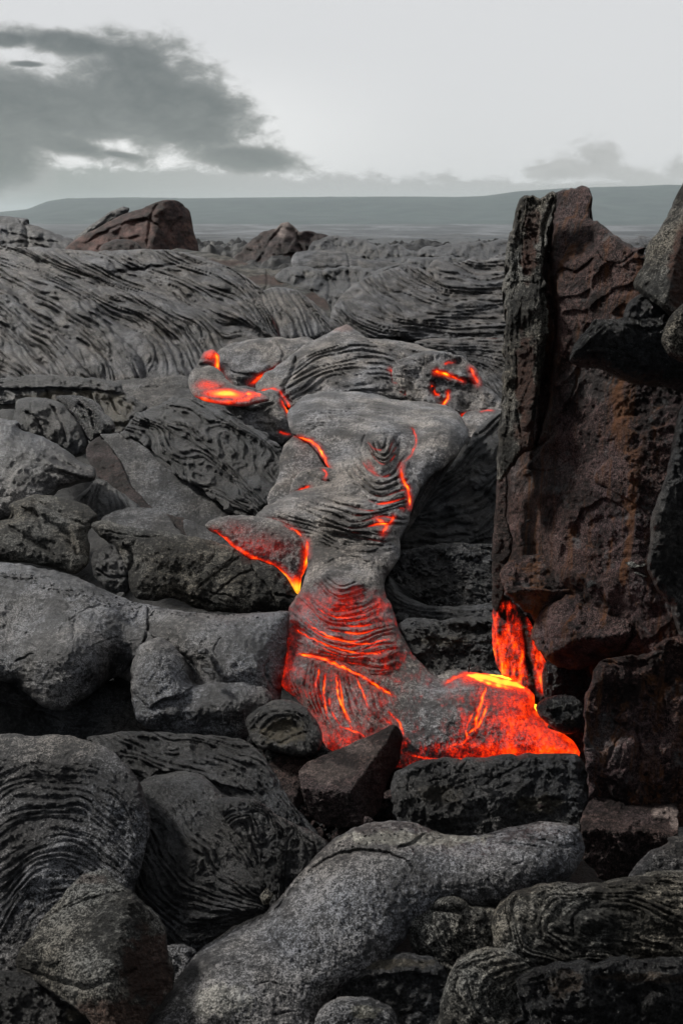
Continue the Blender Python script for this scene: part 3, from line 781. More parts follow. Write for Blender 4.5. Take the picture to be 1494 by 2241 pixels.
# ------------------------------------------------------------------ the glowing flow
flow = thing('lava_flow', 'creeping silver lava flow winding down the middle with glowing cracks and a red toe', 'lava flow', (0.1, 4.0, 0.0))
fl = lambda outline, **kw: lobe(None, outline, name=kw.pop('name', 'lava_lobe'), parent=flow, **{**dict(mat='silver', step=2.2), **kw})
fl([(470, 800), (477, 770), (494, 757), (541, 745), (597, 738), (640, 742), (681, 741), (705, 776), (690, 815), (640, 850), (580, 870), (520, 860), (490, 830)], d=(9.7, 8.7), b=.7, lump=(5, 40), seed=31, th=60,
   steps=[([(480, 792), (520, 812), (560, 800), (600, 790), (640, 770)], 7, 24)], cracks=[([(505, 812), (560, 822), (611, 806)], 3, 12), ([(600, 745), (620, 770), (611, 804)], 2.5, 7)],
   bumps=[(545, 812, 50, 16, -12, 12)], heat=[([(548, 838), (580, 822), (608, 806)], 7, .75, 3), ([(470, 800), (490, 826), (500, 840)], 6, .7, 2)])
fl([(560, 850), (575, 822), (605, 800), (628, 785), (662, 757), (709, 734), (738, 718), (758, 711), (775, 720), (803, 739), (850, 743), (892, 748), (939, 762), (986, 776), (1012, 800), (990, 835), (940, 860), (883, 872), (775, 880), (681, 885), (640, 890), (600, 880)],
   d=(9.9, 8.0), b=.55, rad=50, lump=(6, 50), seed=32, th=80,
   ropes=[dict(n=3.0, amp=5.2, big=.8, mask=[(600, 870), (640, 790), (760, 745), (900, 760), (960, 800), (900, 860), (700, 880)], guides=[[(625, 800), (700, 762), (800, 745), (930, 765)], [(632, 825), (710, 785), (800, 772), (920, 800)], [(645, 850), (730, 812), (830, 808), (900, 830)], [(665, 885), (760, 850), (840, 845), (890, 865)]])],
   steps=[([(980, 780), (930, 800), (880, 840), (862, 856)], 8, 30)], cracks=[([(648, 780), (640, 815), (622, 850), (640, 880)], 5, 16), ([(660, 760), (690, 745), (740, 722)], 3, 7), ([(800, 745), (870, 765), (950, 775)], 2.5, 7)],
   tints=[(755, 716, 28, 10, .6)], heat=[([(852, 808), (862, 822), (864, 834)], 4, .85, 3), ([(560, 862), (600, 850), (622, 870), (636, 902)], 5, .7, 2), ([(878, 856), (886, 860)], 3, .8, 1)])
fl([(862, 800), (900, 780), (940, 768), (1000, 775), (1042, 806), (1062, 845), (1105, 880), (1110, 915), (1060, 925), (1000, 915), (950, 900), (900, 885), (860, 850)], d=(8.9, 7.9), b=.5, rad=24, plates=(16, 40, 3), lump=(10, 30), jit=2.5, seed=33, th=60,
   steps=[([(945, 835), (985, 850), (1030, 860), (1095, 885)], 12, 40)], cracks=[([(945, 812), (990, 824), (1040, 840)], 4, 14), ([(950, 830), (948, 860), (980, 890)], 6, 18), ([(1030, 860), (1060, 880)], 3, 8)],
   heat=[([(952, 814), (968, 817), (985, 822)], 5, 1.15, 3), ([(985, 822), (1000, 830), (1015, 836)], 4, .8, 2), ([(1030, 806), (1036, 820), (1044, 838)], 6, .95, 2), ([(944, 842), (950, 858), (962, 868)], 5, .6, 2), ([(980, 858), (978, 872), (968, 884)], 4, 1.05, 2), ([(970, 796), (990, 792)], 5, .6, 0),
         ([(1000, 912), (1030, 905), (1080, 905)], 4, .7, 1)])
fl([(1005, 930), (1015, 908), (1050, 897), (1110, 895), (1130, 940), (1090, 965), (1040, 960), (1012, 950)], d=(8.1, 7.4), b=.8, seed=34, heat=[([(1005, 920), (1012, 935), (1010, 950)], 4, .9, 1), ([(1050, 900), (1080, 898)], 3, .6, 0)])
fl([(494, 890), (520, 872), (560, 858), (592, 851), (612, 866), (628, 893), (640, 915), (640, 955), (611, 972), (570, 962), (530, 925)], d=(8.3, 7.7), b=.8, lump=(6, 26), seed=35,
   cracks=[([(520, 890), (560, 900), (600, 880)], 3, 8), ([(560, 925), (600, 930)], 3, 8)], heat=[([(615, 878), (628, 900), (636, 912)], 5, .85, 2), ([(610, 945), (635, 950)], 5, .5, 1)])
fl([(413, 846), (416, 818), (434, 806), (462, 802), (486, 815), (500, 835), (530, 850), (575, 862), (590, 876), (560, 884), (500, 888), (455, 880), (425, 866)], name='glowing_lobe', d=(8.4, 7.7), b=.9, seed=36, lump=(2, 20),
   heat=[([(496, 862)], (50, 11), 1.2, 0), ([(455, 846)], (40, 16), .6, 0), ([(430, 868), (480, 880), (560, 870)], 9, .75, 0), ([(540, 862), (572, 862)], 9, .9, 0)], cracks=[([(480, 845), (500, 860), (520, 878)], 2, 4), ([(455, 858), (465, 875)], 2, 4)])
fl([(424, 822), (432, 800), (437, 786), (445, 772), (462, 765), (478, 772), (480, 795), (482, 815), (460, 826)], name='glowing_lobe', d=(9.1, 8.9), b=.9, seed=37, heat=[([(460, 778)], (26, 18), .62, 0), ([(472, 772), (476, 790), (478, 808)], 9, 1.0, 0), ([(478, 808), (486, 832)], 8, .8, 0)], cracks=[([(432, 800), (452, 796), (475, 806)], 2.5, 6)])

fl([(640, 956), (655, 948), (690, 962), (726, 1008), (745, 1060), (720, 1090), (650, 1110), (596, 1100), (598, 1070), (610, 1035), (612, 1000), (622, 975)], d=(6.1, 5.3), b=.8, seed=42, lump=(3, 40), th=80,
   heat=[([(648, 953), (678, 960), (696, 980), (712, 1005), (720, 1022)], 5.5, 1.0, 2), ([(640, 1045), (690, 1035)], 4, .3, 1)], cracks=[([(596, 1078), (640, 1062), (690, 1064)], 3, 8)])
fl([(592, 1112), (588, 1080), (600, 1060), (625, 1055), (650, 1066), (660, 1090), (640, 1120)], d=(5.5, 5.2), b=.9, seed=43)
fl([(634, 1080), (642, 1048), (668, 1028), (710, 1024), (760, 1030), (800, 1050), (790, 1085), (700, 1085), (650, 1098)], d=(5.35, 5.0), b=.7, seed=44, heat=[([(705, 1028), (715, 1040), (712, 1048)], 4, .8, 1), ([(640, 1082), (660, 1072), (680, 1064)], 5, .7, 2)], cracks=[([(670, 1032), (700, 1050), (760, 1062)], 2, 5)])

G_G = [(0, [(822, 992), (838, 1003), (852, 994)]), (1, [(800, 985), (836, 1030), (872, 990)]), (2, [(775, 1010), (825, 1068), (890, 1035)]), (3, [(735, 1045), (815, 1102), (897, 1078)]), (4, [(660, 1085), (780, 1128), (893, 1112)]),
       (5, [(640, 1115), (760, 1155), (885, 1142)]), (6, [(680, 1150), (790, 1188), (872, 1172)]), (7, [(720, 1190), (800, 1220), (868, 1205)])]
fl([(450, 1153), (466, 1137), (517, 1127), (555, 1128), (597, 1135), (630, 1150), (662, 1163), (675, 1180), (674, 1212), (672, 1240), (660, 1270), (653, 1302), (634, 1280), (603, 1245), (555, 1226), (520, 1208), (488, 1177)],
   d=(4.75, 4.3), b=.95, seed=46, th=70, lump=(2.5, 30), step=2.0, bumps=[(600, 1170, 40, 20, 20, 6)],
   heat=[([(470, 1160), (500, 1185), (550, 1218), (598, 1236), (630, 1266), (650, 1298)], 8, .72, 0), ([(600, 1240), (632, 1265), (652, 1300), (664, 1262), (671, 1220), (670, 1180)], 8, 1.05, 1),
         ([(648, 1285)], (22, 26), 1.1, 0), ([(620, 1150), (665, 1172), (672, 1200)], 6, .5, 0), ([(560, 1195)], (110, 42), .34, 0), ([(520, 1160)], (60, 30), .3, 0)])

G_H1 = [(0, [(725, 1290), (745, 1300), (768, 1292)]), (1, [(690, 1290), (740, 1330), (800, 1305)]), (2, [(670, 1310), (735, 1362), (832, 1335)]), (3, [(660, 1340), (735, 1395), (848, 1372)]), (4, [(655, 1372), (740, 1422), (862, 1402)]),
        (5, [(652, 1400), (760, 1446), (872, 1430)]), (6, [(650, 1425), (770, 1470), (885, 1460)])]
G_H2 = [(0, [(620, 1440), (630, 1500), (668, 1560)]), (1, [(650, 1435), (655, 1500), (690, 1575)]), (2, [(690, 1440), (688, 1500), (712, 1590)]), (3, [(725, 1455), (728, 1510), (752, 1595)]), (4, [(760, 1470), (770, 1520), (800, 1585)]),
        (5, [(795, 1480), (812, 1530), (850, 1570)]), (6, [(830, 1490), (850, 1530), (890, 1560)])]


def heat_toe(X, Xw, off):
    x, y = X[:, 0], X[:, 1]
    n = fbm(X / 30.0, 4, 5)
    n2 = perlin(X / np.array([5.0, 8.0]), 9)
    g = sm(x + 60 * n, 880, 1215)                       # hotter towards the toe
    base = 0.16 + 0.44 * g
    low = np.exp(-((y - (1655 - (x - 900) * 0.01)) / 26.0) ** 2) * sm(x, 860, 960) * 0.10
    pale = np.exp(-(((x - 985) / 95) ** 2 + ((y - 1535) / 48) ** 2)) * 0.16
    h = base + low + n2 * 0.16 + n * 0.14 - pale
    h = h * sm(x + 40 * n, 820, 930) + (0.27 + .12 * n2 + .1 * n) * (1 - sm(x, 820, 930)) * sm(y, 1230, 1330)
    h = h + 0.10 * np.exp(-(((x - 745) / 70) ** 2 + ((y - 1310) / 60) ** 2)) + 0.15 * np.exp(-(((x - 700) / 120) ** 2 + ((y - 1625) / 30) ** 2)) + .15 * np.exp(-((x - 620) / 14.0) ** 2) * sm(y, 1400, 1440)
    h = h * sm(y + 60 * n, 1190, 1300)
    return h.astype(np.float32)


fl([(640, 950), (630, 905), (648, 879), (681, 861), (751, 855), (822, 864), (869, 875), (939, 881), (981, 889), (1009, 915), (1024, 948), (1008, 985), (972, 1022), (935, 1050), (912, 1080), (902, 1110), (892, 1145), (876, 1178), (876, 1212), (864, 1238), (848, 1258),
    (840, 1285), (858, 1330), (875, 1380), (903, 1432), (934, 1464), (967, 1490), (985, 1486), (1008, 1475), (1048, 1473), (1099, 1482), (1145, 1500), (1166, 1522), (1173, 1556), (1196, 1582), (1232, 1602), (1257, 1622), (1268, 1648), (1257, 1659),
    (1211, 1656), (1120, 1662), (1043, 1670), (957, 1680), (911, 1684), (870, 1690), (800, 1690), (740, 1668), (707, 1622), (682, 1570), (652, 1534), (621, 1504), (615, 1466), (624, 1425), (622, 1378), (634, 1326), (655, 1296), (668, 1262), (672, 1225), (660, 1190), (630, 1165), (590, 1150), (556, 1135), (575, 1112), (600, 1098), (644, 1076), (690, 1064), (722, 1045), (708, 1008), (672, 968)],
   name='lava_tongue', d=(6.6, 2.92), steep=1.0, b=1.1, rad=100, mat='silver', fine=1.4, seed=47, th=120, step=1.9, lump=(3.5, 60), key='H',
   bumps=[(745, 1290, 60, 45, 0, 22), (740, 1400, 90, 60, 0, 12), (680, 1530, 60, 70, 20, 18), (1000, 1560, 80, 60, 0, 20), (1110, 1540, 60, 50, 20, 14), (880, 1470, 50, 50, 30, -10),
          (700, 905, 60, 25, 15, 26), (838, 950, 44, 55, 0, 28), (960, 950, 45, 70, 20, 34), (740, 985, 40, 30, 0, -22), (905, 1000, 16, 60, 10, -14), (720, 1120, 90, 40, -10, 14), (852, 1222, 24, 34, 0, 36), (740, 1195, 60, 24, 0, -26), (780, 1240, 40, 20, 0, -8)],
   ropes=[dict(n=4, amp=2.6, big=.5, mask=[(640, 930), (660, 870), (760, 860), (900, 880), (860, 910), (740, 930), (690, 965)], guides=[[(650, 880), (720, 868), (800, 870), (900, 885)], [(640, 905), (700, 895), (780, 893), (860, 905)], [(645, 935), (690, 925), (750, 925), (800, 930)]]),
          dict(n=2.2, amp=8.5, big=.5, guides=G_G, mask=[(570, 1140), (700, 1080), (770, 1010), (810, 960), (860, 950), (890, 1000), (900, 1100), (870, 1200), (800, 1215), (700, 1180), (640, 1160)],
               heat=.95, hmask=[(850, 1110, 55, 34, .75), (845, 1155, 40, 30, 1.1), (790, 1140, 60, 40, .4), (840, 1010, 60, 50, .55), (800, 1010, 40, 40, .4), (890, 1090, 20, 30, .7)]),
          dict(n=2.4, amp=7.5, big=.4, wob=1.0, guides=G_H1, mask=[(660, 1290), (720, 1262), (790, 1275), (835, 1320), (862, 1380), (880, 1440), (850, 1478), (770, 1470), (690, 1440), (645, 1420), (640, 1350)], heat=1.0,
               hmask=[(750, 1400, 130, 90, .78), (840, 1440, 70, 50, .45), (700, 1330, 60, 50, .4)]),
          dict(n=2.4, amp=5.5, big=.4, wob=1.0, guides=G_H2, mask=[(620, 1455), (680, 1440), (760, 1470), (850, 1505), (880, 1540), (860, 1590), (780, 1620), (720, 1610), (680, 1560), (630, 1510)], heat=1.0,
               hmask=[(740, 1530, 85, 60, .85), (790, 1590, 80, 30, .5)])],
   steps=[([(645, 1437), (690, 1440), (740, 1462), (800, 1490), (862, 1522)], -8, 20), ([(905, 930), (902, 985), (868, 1030), (880, 1080), (895, 1115)], -16, 50), ([(640, 975), (700, 935), (760, 940), (800, 918), (845, 905)], 7, 30), ([(860, 1170), (810, 1205), (740, 1200), (680, 1175)], 8, 26), ([(700, 1235), (760, 1215), (820, 1235)], -8, 30)],
   cracks=[([(800, 945), (790, 985), (800, 1020)], 2.5, 7), ([(820, 930), (838, 945), (850, 960)], 2, 6), ([(860, 960), (872, 985), (866, 1005)], 2, 6), ([(660, 1432), (700, 1436), (745, 1462), (800, 1490), (860, 1522)], 5, 9), ([(1050, 1500), (1042, 1545), (1050, 1590), (1030, 1620)], 3, 5)],
   heat=[([(900, 935), (910, 958), (905, 985), (885, 1010)], 4, .6, 3), ([(878, 1018), (882, 1050), (893, 1072), (897, 1110)], 5, .95, 4), ([(655, 957), (682, 966), (700, 985), (712, 1008), (722, 1030)], 5, 1.0, 1), ([(826, 1138), (845, 1150), (838, 1168)], 6, .95, 2), ([(862, 1130), (846, 1152)], 5, .85, 2), ([(805, 968), (815, 980), (835, 985)], 3, .5, 1), ([(585, 1140), (625, 1150), (660, 1172)], 6, .8, 1), ([(672, 1185), (674, 1215)], 6, .9, 0),
         ([(655, 1432), (690, 1437), (730, 1452), (752, 1464)], 6, .95, 2), ([(750, 1460), (790, 1480), (825, 1502), (856, 1520)], 4.5, 1.0, 2), ([(746, 1458), (758, 1466)], 7, 1.05, 0), ([(975, 1494), (1000, 1482), (1030, 1477)], 6, .95, 0), ([(1022, 1478), (1050, 1480), (1090, 1490), (1146, 1506)], 11, 1.6, 0), ([(1040, 1487), (1080, 1497), (1120, 1508)], 9, 1.1, 0),
         ([(1140, 1504), (1162, 1525), (1170, 1556), (1200, 1588), (1250, 1625), (1262, 1648)], 15, .66, 0), ([(1062, 1506), (1052, 1540), (1042, 1570), (1040, 1600)], 6, .98, 2), ([(1064, 1545), (1052, 1580), (1025, 1605)], 5, .95, 1), ([(1035, 1560), (1022, 1590), (1020, 1620)], 4, .85, 1),
         ([(735, 1478), (742, 1530), (765, 1580)], 3.5, 1.0, 2), ([(712, 1475), (708, 1520), (715, 1560)], 3.2, .95, 2), ([(698, 1465), (690, 1505)], 3, .8, 1), ([(780, 1485), (795, 1520), (803, 1545)], 3.2, .9, 1), ([(745, 1590), (775, 1600), (800, 1612)], 4, .85, 1), ([(850, 1560), (872, 1580), (884, 1610)], 4, .8, 1),
         ([(650, 1380), (700, 1405), (760, 1425), (830, 1430)], 3.2, .8, 1), ([(690, 1330), (740, 1352), (800, 1345)], 3, .7, 0), ([(668, 1362), (720, 1392), (790, 1410), (850, 1398)], 3, .8, 1), ([(890, 1650), (950, 1662), (1020, 1660)], 5, .65, 0), ([(1030, 1610), (1010, 1628), (990, 1632)], 4, .75, 0)],
   heatfn=heat_toe, backheat=0.0)
fl([(985, 1500), (1020, 1480), (1090, 1478), (1150, 1490), (1185, 1520), (1200, 1560), (1120, 1560), (1020, 1540)], name='glowing_lobe', d=(3.46, 3.40), b=.6, seed=48, th=40, heat=[([(1100, 1510)], (300, 200), 4.0, 0)])  # hidden lava pool added behind the toe to throw light on the slab
print('flow', time.time() - T0, STATS)

# ------------------------------------------------------------------ left side, middle distance
lobe('layered brown crust rim jutting from the left edge below the big ropy field', [(-40, 832), (0, 828), (57, 823), (117, 820), (174, 827), (244, 831), (266, 843), (270, 860), (305, 878), (325, 893), (300, 925), (262, 950), (240, 950), (218, 909), (130, 885), (43, 885), (-40, 890)],
     name='crust_plate', cat='crust plate', d=(8.3, 7.6), mat='dark', b=.55, rad=12, lump=(6, 24), jit=2.5, tints=[(150, 868, 110, 12, .8), (250, 900, 40, 40, .8)], ropes=[dict(n=5, amp=1.2, guides=[[(-40, 830), (100, 822), (260, 840)], [(-40, 850), (100, 845), (270, 870)], [(-40, 890), (100, 880), (250, 940)]])],
     steps=[([(280, 862), (200, 852), (100, 848), (-40, 852)], 10, 22)], cracks=[([(104, 850), (110, 885)], 4, 12), ([(200, 860), (205, 900)], 3, 10), ([(240, 870), (262, 910)], 3, 10)], seed=51, th=60)
lobe('knobby dark lobe with a rough round head under the brown crust rim', [(33, 890), (40, 876), (65, 870), (100, 872), (125, 878), (152, 898), (174, 926), (190, 960), (188, 988), (165, 998), (122, 975), (60, 960), (30, 930)],
     d=(7.3, 6.7), mat='dark', b=.9, lump=(6, 24), bumps=[(75, 905, 28, 26, 0, 14), (150, 945, 24, 40, 30, 8)], cracks=[([(55, 900), (80, 915), (95, 940)], 4, 10), ([(110, 885), (135, 925), (150, 975)], 3, 8)], seed=52, th=60)
lobe('dark rough lobe hanging below the end of the brown crust rim', [(122, 872), (150, 864), (191, 870), (220, 885), (224, 902), (246, 918), (250, 940), (225, 960), (196, 966), (172, 925), (150, 895)],
     d=(7.4, 6.8), mat='black', b=.9, lump=(8, 20), bumps=[(225, 930, 22, 20, 0, 12)], cracks=[([(170, 885), (200, 905), (205, 940)], 4, 12)], seed=53, th=50)
lobe('smooth dark lobe sloping in from the left edge with a pinched ridge', [(-50, 905), (0, 915), (44, 940), (100, 958), (144, 985), (178, 1010), (206, 1024), (208, 1046), (170, 1056), (135, 1066), (104, 1092), (60, 1130), (-50, 1160)],
     d=(6.4, 5.2), mat='satin', b=.55, lump=(4, 50), bumps=[(140, 1022, 70, 9, 22, 12), (30, 1000, 60, 30, 20, 10)], cracks=[([(90, 995), (140, 1012), (180, 1030)], 3, 6), ([(100, 1030), (150, 1040), (180, 1046)], 3, 6)], steps=[([(20, 1090), (30, 1040), (60, 1010)], 6, 30)], seed=54, th=90)
e = thing('crust_slab', 'flat grey tilted crust slab with a dark brown broken edge left of the black ropes', 'crust slab', (-0.9, 6.0, .15))
lobe(None, [(219, 951), (258, 948), (305, 968), (361, 1018), (435, 1062), (515, 1120), (520, 1150), (470, 1165), (400, 1150), (339, 1122), (316, 1095), (279, 1056), (262, 1005)],
     name='top_face', parent=e, mat='grey', sharp=True, jit=1.2, d=(6.7, 5.4), rad=8, soft=3, lump=(2.0, 40), b=.5, seed=55, th=40)
lobe(None, [(219, 953), (262, 1005), (281, 1056), (318, 1096), (342, 1120), (296, 1118), (244, 1082), (218, 1048), (188, 1000), (196, 970)], name='broken_edge', parent=e, mat='red', sharp=True, jit=2, d=(6.55, 5.55), rad=10, lump=(6, 24), b=.6, seed=155, th=40)
R_L5 = [(262, 950), (280, 925), (300, 910), (331, 890), (370, 873), (418, 872), (457, 885), (522, 915), (579, 950), (622, 985), (640, 1010), (625, 1061), (600, 1100), (560, 1135), (514, 1128), (457, 1084), (392, 1040), (348, 1001), (300, 968)]
lobe('heap of black crumpled ropes between the grey tilted slab and the glowing flow', R_L5, name='ropy_lava_lobe', cat='ropy lava', d=(7.4, 5.35), mat='dark', b=.5, rad=34, jit=4, seed=56, th=90, step=2.0, lump=(9, 24),
     ropes=[dict(n=2.6, amp=6.0, big=.9, wob=2.2, guides=[[(262, 955), (330, 985), (390, 1035), (460, 1085), (540, 1135)], [(285, 930), (360, 960), (420, 1005), (490, 1060), (560, 1120)], [(320, 905), (400, 935), (460, 985), (520, 1045), (580, 1105)],
            [(370, 880), (450, 920), (515, 975), (560, 1030), (600, 1080)], [(430, 875), (510, 915), (570, 965), (610, 1030)], [(500, 900), (560, 935), (630, 990)]])])
lobe('small striped dark plate wedged below the tilted grey slab', [(150, 1110), (164, 1090), (197, 1064), (216, 1048), (262, 1074), (305, 1108), (300, 1130), (234, 1140), (170, 1130)],
     name='crust_plate', cat='crust plate', d=(5.9, 5.4), mat='dark', b=.5, seed=57, th=40, ropes=[dict(n=2.2, amp=3, guides=[[(160, 1110), (200, 1068)], [(195, 1125), (218, 1055)], [(235, 1130), (240, 1062)], [(290, 1125), (262, 1080)]])])
e = thing('crust_plate', 'low domed grey plate with a broken brown edge above the cracked long lobe', 'crust plate', (-0.9, 5.2, .1))
lobe(None, [(215, 1150), (226, 1131), (261, 1115), (313, 1111), (361, 1122), (380, 1145), (398, 1174), (380, 1195), (330, 1195), (240, 1180)], name='top_face', parent=e, mat='grey', d=(5.6, 5.0), b=.4, rad=12, lump=(3, 30), seed=58, th=40)
lobe(None, [(361, 1123), (400, 1133), (426, 1155), (444, 1184), (430, 1200), (398, 1180), (380, 1148)], name='broken_edge', parent=e, mat='red', sharp=True, d=(5.5, 5.05), b=.5, rad=8, lump=(4, 20), seed=158, th=40)
lobe('dark grey lava shelf sloping under the left toe of the glowing flow', [(400, 1140), (418, 1142), (460, 1158), (513, 1190), (600, 1240), (650, 1300), (600, 1330), (500, 1260), (420, 1190)], name='lava_shelf', cat='lava shelf', mat='grey', d=(5.3, 4.4), b=.4, seed=59, th=50, lump=(4, 30))
lobe('gnarled pale-topped lobe at the left edge, its skin folded into deep creases', [(-40, 1150), (0, 1140), (19, 1108), (47, 1092), (84, 1084), (136, 1088), (187, 1104), (214, 1125), (205, 1145), (192, 1167), (198, 1205), (190, 1238), (159, 1254), (94, 1238), (0, 1228), (-40, 1225)],
     d=(5.0, 4.4), mat='ochre', b=.85, lump=(4, 26), step=2.0, bumps=[(110, 1120, 70, 14, 25, 12), (70, 1160, 60, 16, 20, 8), (165, 1160, 20, 30, 0, 8)], cracks=[([(50, 1110), (100, 1140), (150, 1175), (170, 1215)], 7, 16), ([(20, 1150), (70, 1185), (120, 1215)], 6, 12), ([(90, 1100), (140, 1130), (185, 1150)], 5, 10), ([(70, 1090), (90, 1150), (100, 1170)], 4, 8)], seed=60, th=80)
lobe('long pale cracked lobe running from the gnarled one down to the glowing flow', [(200, 1150), (225, 1139), (281, 1151), (337, 1160), (398, 1170), (469, 1184), (515, 1203), (544, 1221), (562, 1223), (609, 1245), (645, 1292), (660, 1320), (633, 1338), (586, 1338), (515, 1342), (445, 1336), (375, 1310), (319, 1314), (290, 1298), (276, 1251), (255, 1205), (225, 1180)],
     d=(4.75, 4.2), mat='ochre', b=.85, lump=(6, 40), rc=7, step=2.0, bumps=[(360, 1205, 60, 30, 15, 8), (470, 1260, 40, 40, 0, -5)],
     cracks=[([(515, 1205), (545, 1222), (560, 1255), (590, 1290), (605, 1325)], 2.2, 8), ([(430, 1290), (480, 1250), (530, 1215)], 2.0, 7), ([(470, 1300), (520, 1260), (560, 1245)], 1.8, 6), ([(375, 1290), (420, 1310), (470, 1322)], 4, 12), ([(600, 1300), (640, 1308)], 3, 9), ([(225, 1160), (300, 1175), (370, 1172)], 2, 5), ([(280, 1250), (290, 1220), (270, 1190)], 5, 14)], seed=61, th=90)
lobe('short broken-off lava block standing below the start of the long cracked lobe', [(200, 1225), (215, 1200), (248, 1188), (262, 1202), (282, 1230), (290, 1270), (283, 1296), (262, 1300), (235, 1290), (208, 1262)], name='lava_block', cat='lava block', d=(4.55, 4.3), mat='dark', b=.8, lump=(5, 20), sharp=False, seed=62, th=50, cracks=[([(205, 1240), (240, 1262), (285, 1262)], 2, 6)])
e = thing('lava_lobe', 'huge smooth grey lobe with knees and hollows, a crack down its top, at the left', 'lava lobe', (-0.9, 3.6, -.2))
lobe(None, [(-60, 1225), (0, 1232), (90, 1242), (160, 1258), (230, 1292), (320, 1322), (450, 1342), (560, 1342), (615, 1335), (634, 1345), (630, 1400), (624, 1450), (618, 1500), (608, 1545), (575, 1590), (520, 1605), (430, 1590), (350, 1570), (302, 1550), (294, 1520), (286, 1494), (250, 1484), (200, 1522), (150, 1552), (100, 1550), (40, 1505), (0, 1492), (-60, 1492)],
     name='lobe_body', parent=e, d=(4.35, 3.2), mat='satin', b=.75, rad=120, lump=(8, 70), step=2.1, rc=16, key='M3', seed=63, th=140,
     bumps=[(150, 1430, 80, 85, 0, 75), (190, 1300, 110, 30, 18, 22), (420, 1400, 110, 50, 30, 34), (540, 1440, 80, 90, 0, 40), (258, 1470, 40, 70, 20, -70), (30, 1360, 50, 70, 0, -16), (270, 1350, 30, 50, 0, -12), (400, 1500, 60, 50, 0, -30), (620, 1500, 30, 60, 0, -14), (480, 1380, 60, 30, 10, 12)],
     steps=[([(430, 1530), (420, 1480), (390, 1435), (340, 1390), (260, 1360)], -30, 40), ([(560, 1440), (590, 1500), (600, 1540)], 8, 30)],
     cracks=[([(322, 1325), (326, 1352), (322, 1390), (308, 1425), (285, 1455), (270, 1475)], 2.6, 12), ([(150, 1350), (165, 1380), (160, 1400)], 1.5, 5), ([(230, 1320), (170, 1345), (160, 1400)], 1.5, 5), ([(190, 1420), (225, 1405), (260, 1395)], 1.5, 5), ([(0, 1262), (60, 1268), (110, 1262)], 2, 6), ([(460, 1370), (490, 1368)], 3, 6), ([(540, 1362), (560, 1372)], 3, 6), ([(330, 1390), (380, 1420), (420, 1450), (440, 1480)], 3, 12)])
lobe(None, [(288, 1510), (290, 1450), (312, 1408), (350, 1395), (385, 1420), (412, 1462), (424, 1498), (470, 1492), (540, 1490), (592, 1515), (600, 1550), (572, 1592), (520, 1618), (430, 1613), (340, 1598), (300, 1576)],
     name='lobe_foot', parent=e, d=(3.55, 3.1), mat='satin', b=.85, rad=60, lump=(6, 50), step=2.0, rc=5, seed=163, th=100,
     bumps=[(345, 1460, 45, 60, 10, 26), (355, 1560, 50, 28, -5, 22), (480, 1545, 80, 34, -5, 30)], steps=[([(425, 1502), (400, 1525), (350, 1533), (325, 1555)], 18, 50)], cracks=[([(420, 1505), (395, 1524), (350, 1532)], 3, 9)])
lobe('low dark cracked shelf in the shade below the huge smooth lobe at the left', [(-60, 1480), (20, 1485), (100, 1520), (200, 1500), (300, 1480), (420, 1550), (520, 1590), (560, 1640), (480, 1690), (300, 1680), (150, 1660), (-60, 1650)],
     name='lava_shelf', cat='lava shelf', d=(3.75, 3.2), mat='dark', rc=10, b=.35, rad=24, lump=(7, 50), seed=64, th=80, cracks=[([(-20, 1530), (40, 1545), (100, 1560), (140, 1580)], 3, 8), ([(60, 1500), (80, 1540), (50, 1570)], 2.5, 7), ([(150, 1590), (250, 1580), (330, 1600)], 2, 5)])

# ------------------------------------------------------------------ left foreground
lobe('dark crumpled folds trailing right of the pale ropy hump in the foreground', [(190, 1620), (230, 1606), (300, 1601), (430, 1607), (520, 1616), (565, 1640), (600, 1690), (640, 1760), (700, 1830), (690, 1900), (600, 1900), (540, 1860), (480, 1800), (420, 1750), (330, 1710), (250, 1680)],
     name='ropy_lava_lobe', cat='ropy lava', d=(2.95, 2.3), mat='dark', b=.5, rad=34, lump=(9, 34), seed=65, th=80, step=2.0,
     ropes=[dict(n=3, amp=3.4, wob=1.4, guides=[[(220, 1665), (330, 1712), (420, 1755), (520, 1830)], [(240, 1635), (350, 1670), (470, 1710), (590, 1830)], [(280, 1612), (400, 1632), (500, 1670), (600, 1760), (690, 1890)], [(380, 1604), (480, 1618), (570, 1660), (650, 1770)]])],
     steps=[([(560, 1735), (480, 1715), (400, 1690), (330, 1690)], 14, 40)])
lobe('pale ropy hump at the left edge of the foreground with sweeping curved folds', [(-60, 1612), (0, 1606), (60, 1610), (120, 1608), (180, 1618), (240, 1640), (278, 1675), (310, 1720), (330, 1790), (322, 1850), (300, 1930), (270, 2010), (200, 2100), (120, 2200), (60, 2300), (-60, 2300)],
     name='ropy_lava_lobe', cat='ropy lava', d=(2.8, 1.72), mat='grey', b=.6, rad=90, lump=(3, 60), seed=66, th=120, step=2.0, key='N1', bumps=[(120, 1660, 120, 40, 5, 14), (200, 1900, 60, 60, 0, -20)],
     ropes=[dict(n=3.4, amp=3.6, big=.7, mask=[(-80, 1690), (60, 1660), (200, 1680), (300, 1740), (330, 1800), (300, 1920), (200, 1960), (100, 2000), (-80, 2060)], feather=60, guides=[[(-60, 1720), (60, 1672), (180, 1682), (270, 1730), (310, 1790)], [(-60, 1790), (50, 1735), (160, 1735), (250, 1780), (300, 1850)],
            [(-60, 1860), (40, 1810), (130, 1790), (220, 1820), (285, 1890)], [(-60, 1950), (20, 1890), (100, 1850), (190, 1860), (260, 1920)], [(-40, 2040), (30, 1960), (100, 1905), (180, 1905), (230, 1950)], [(0, 2120), (50, 2020), (110, 1960), (190, 1960)]])])
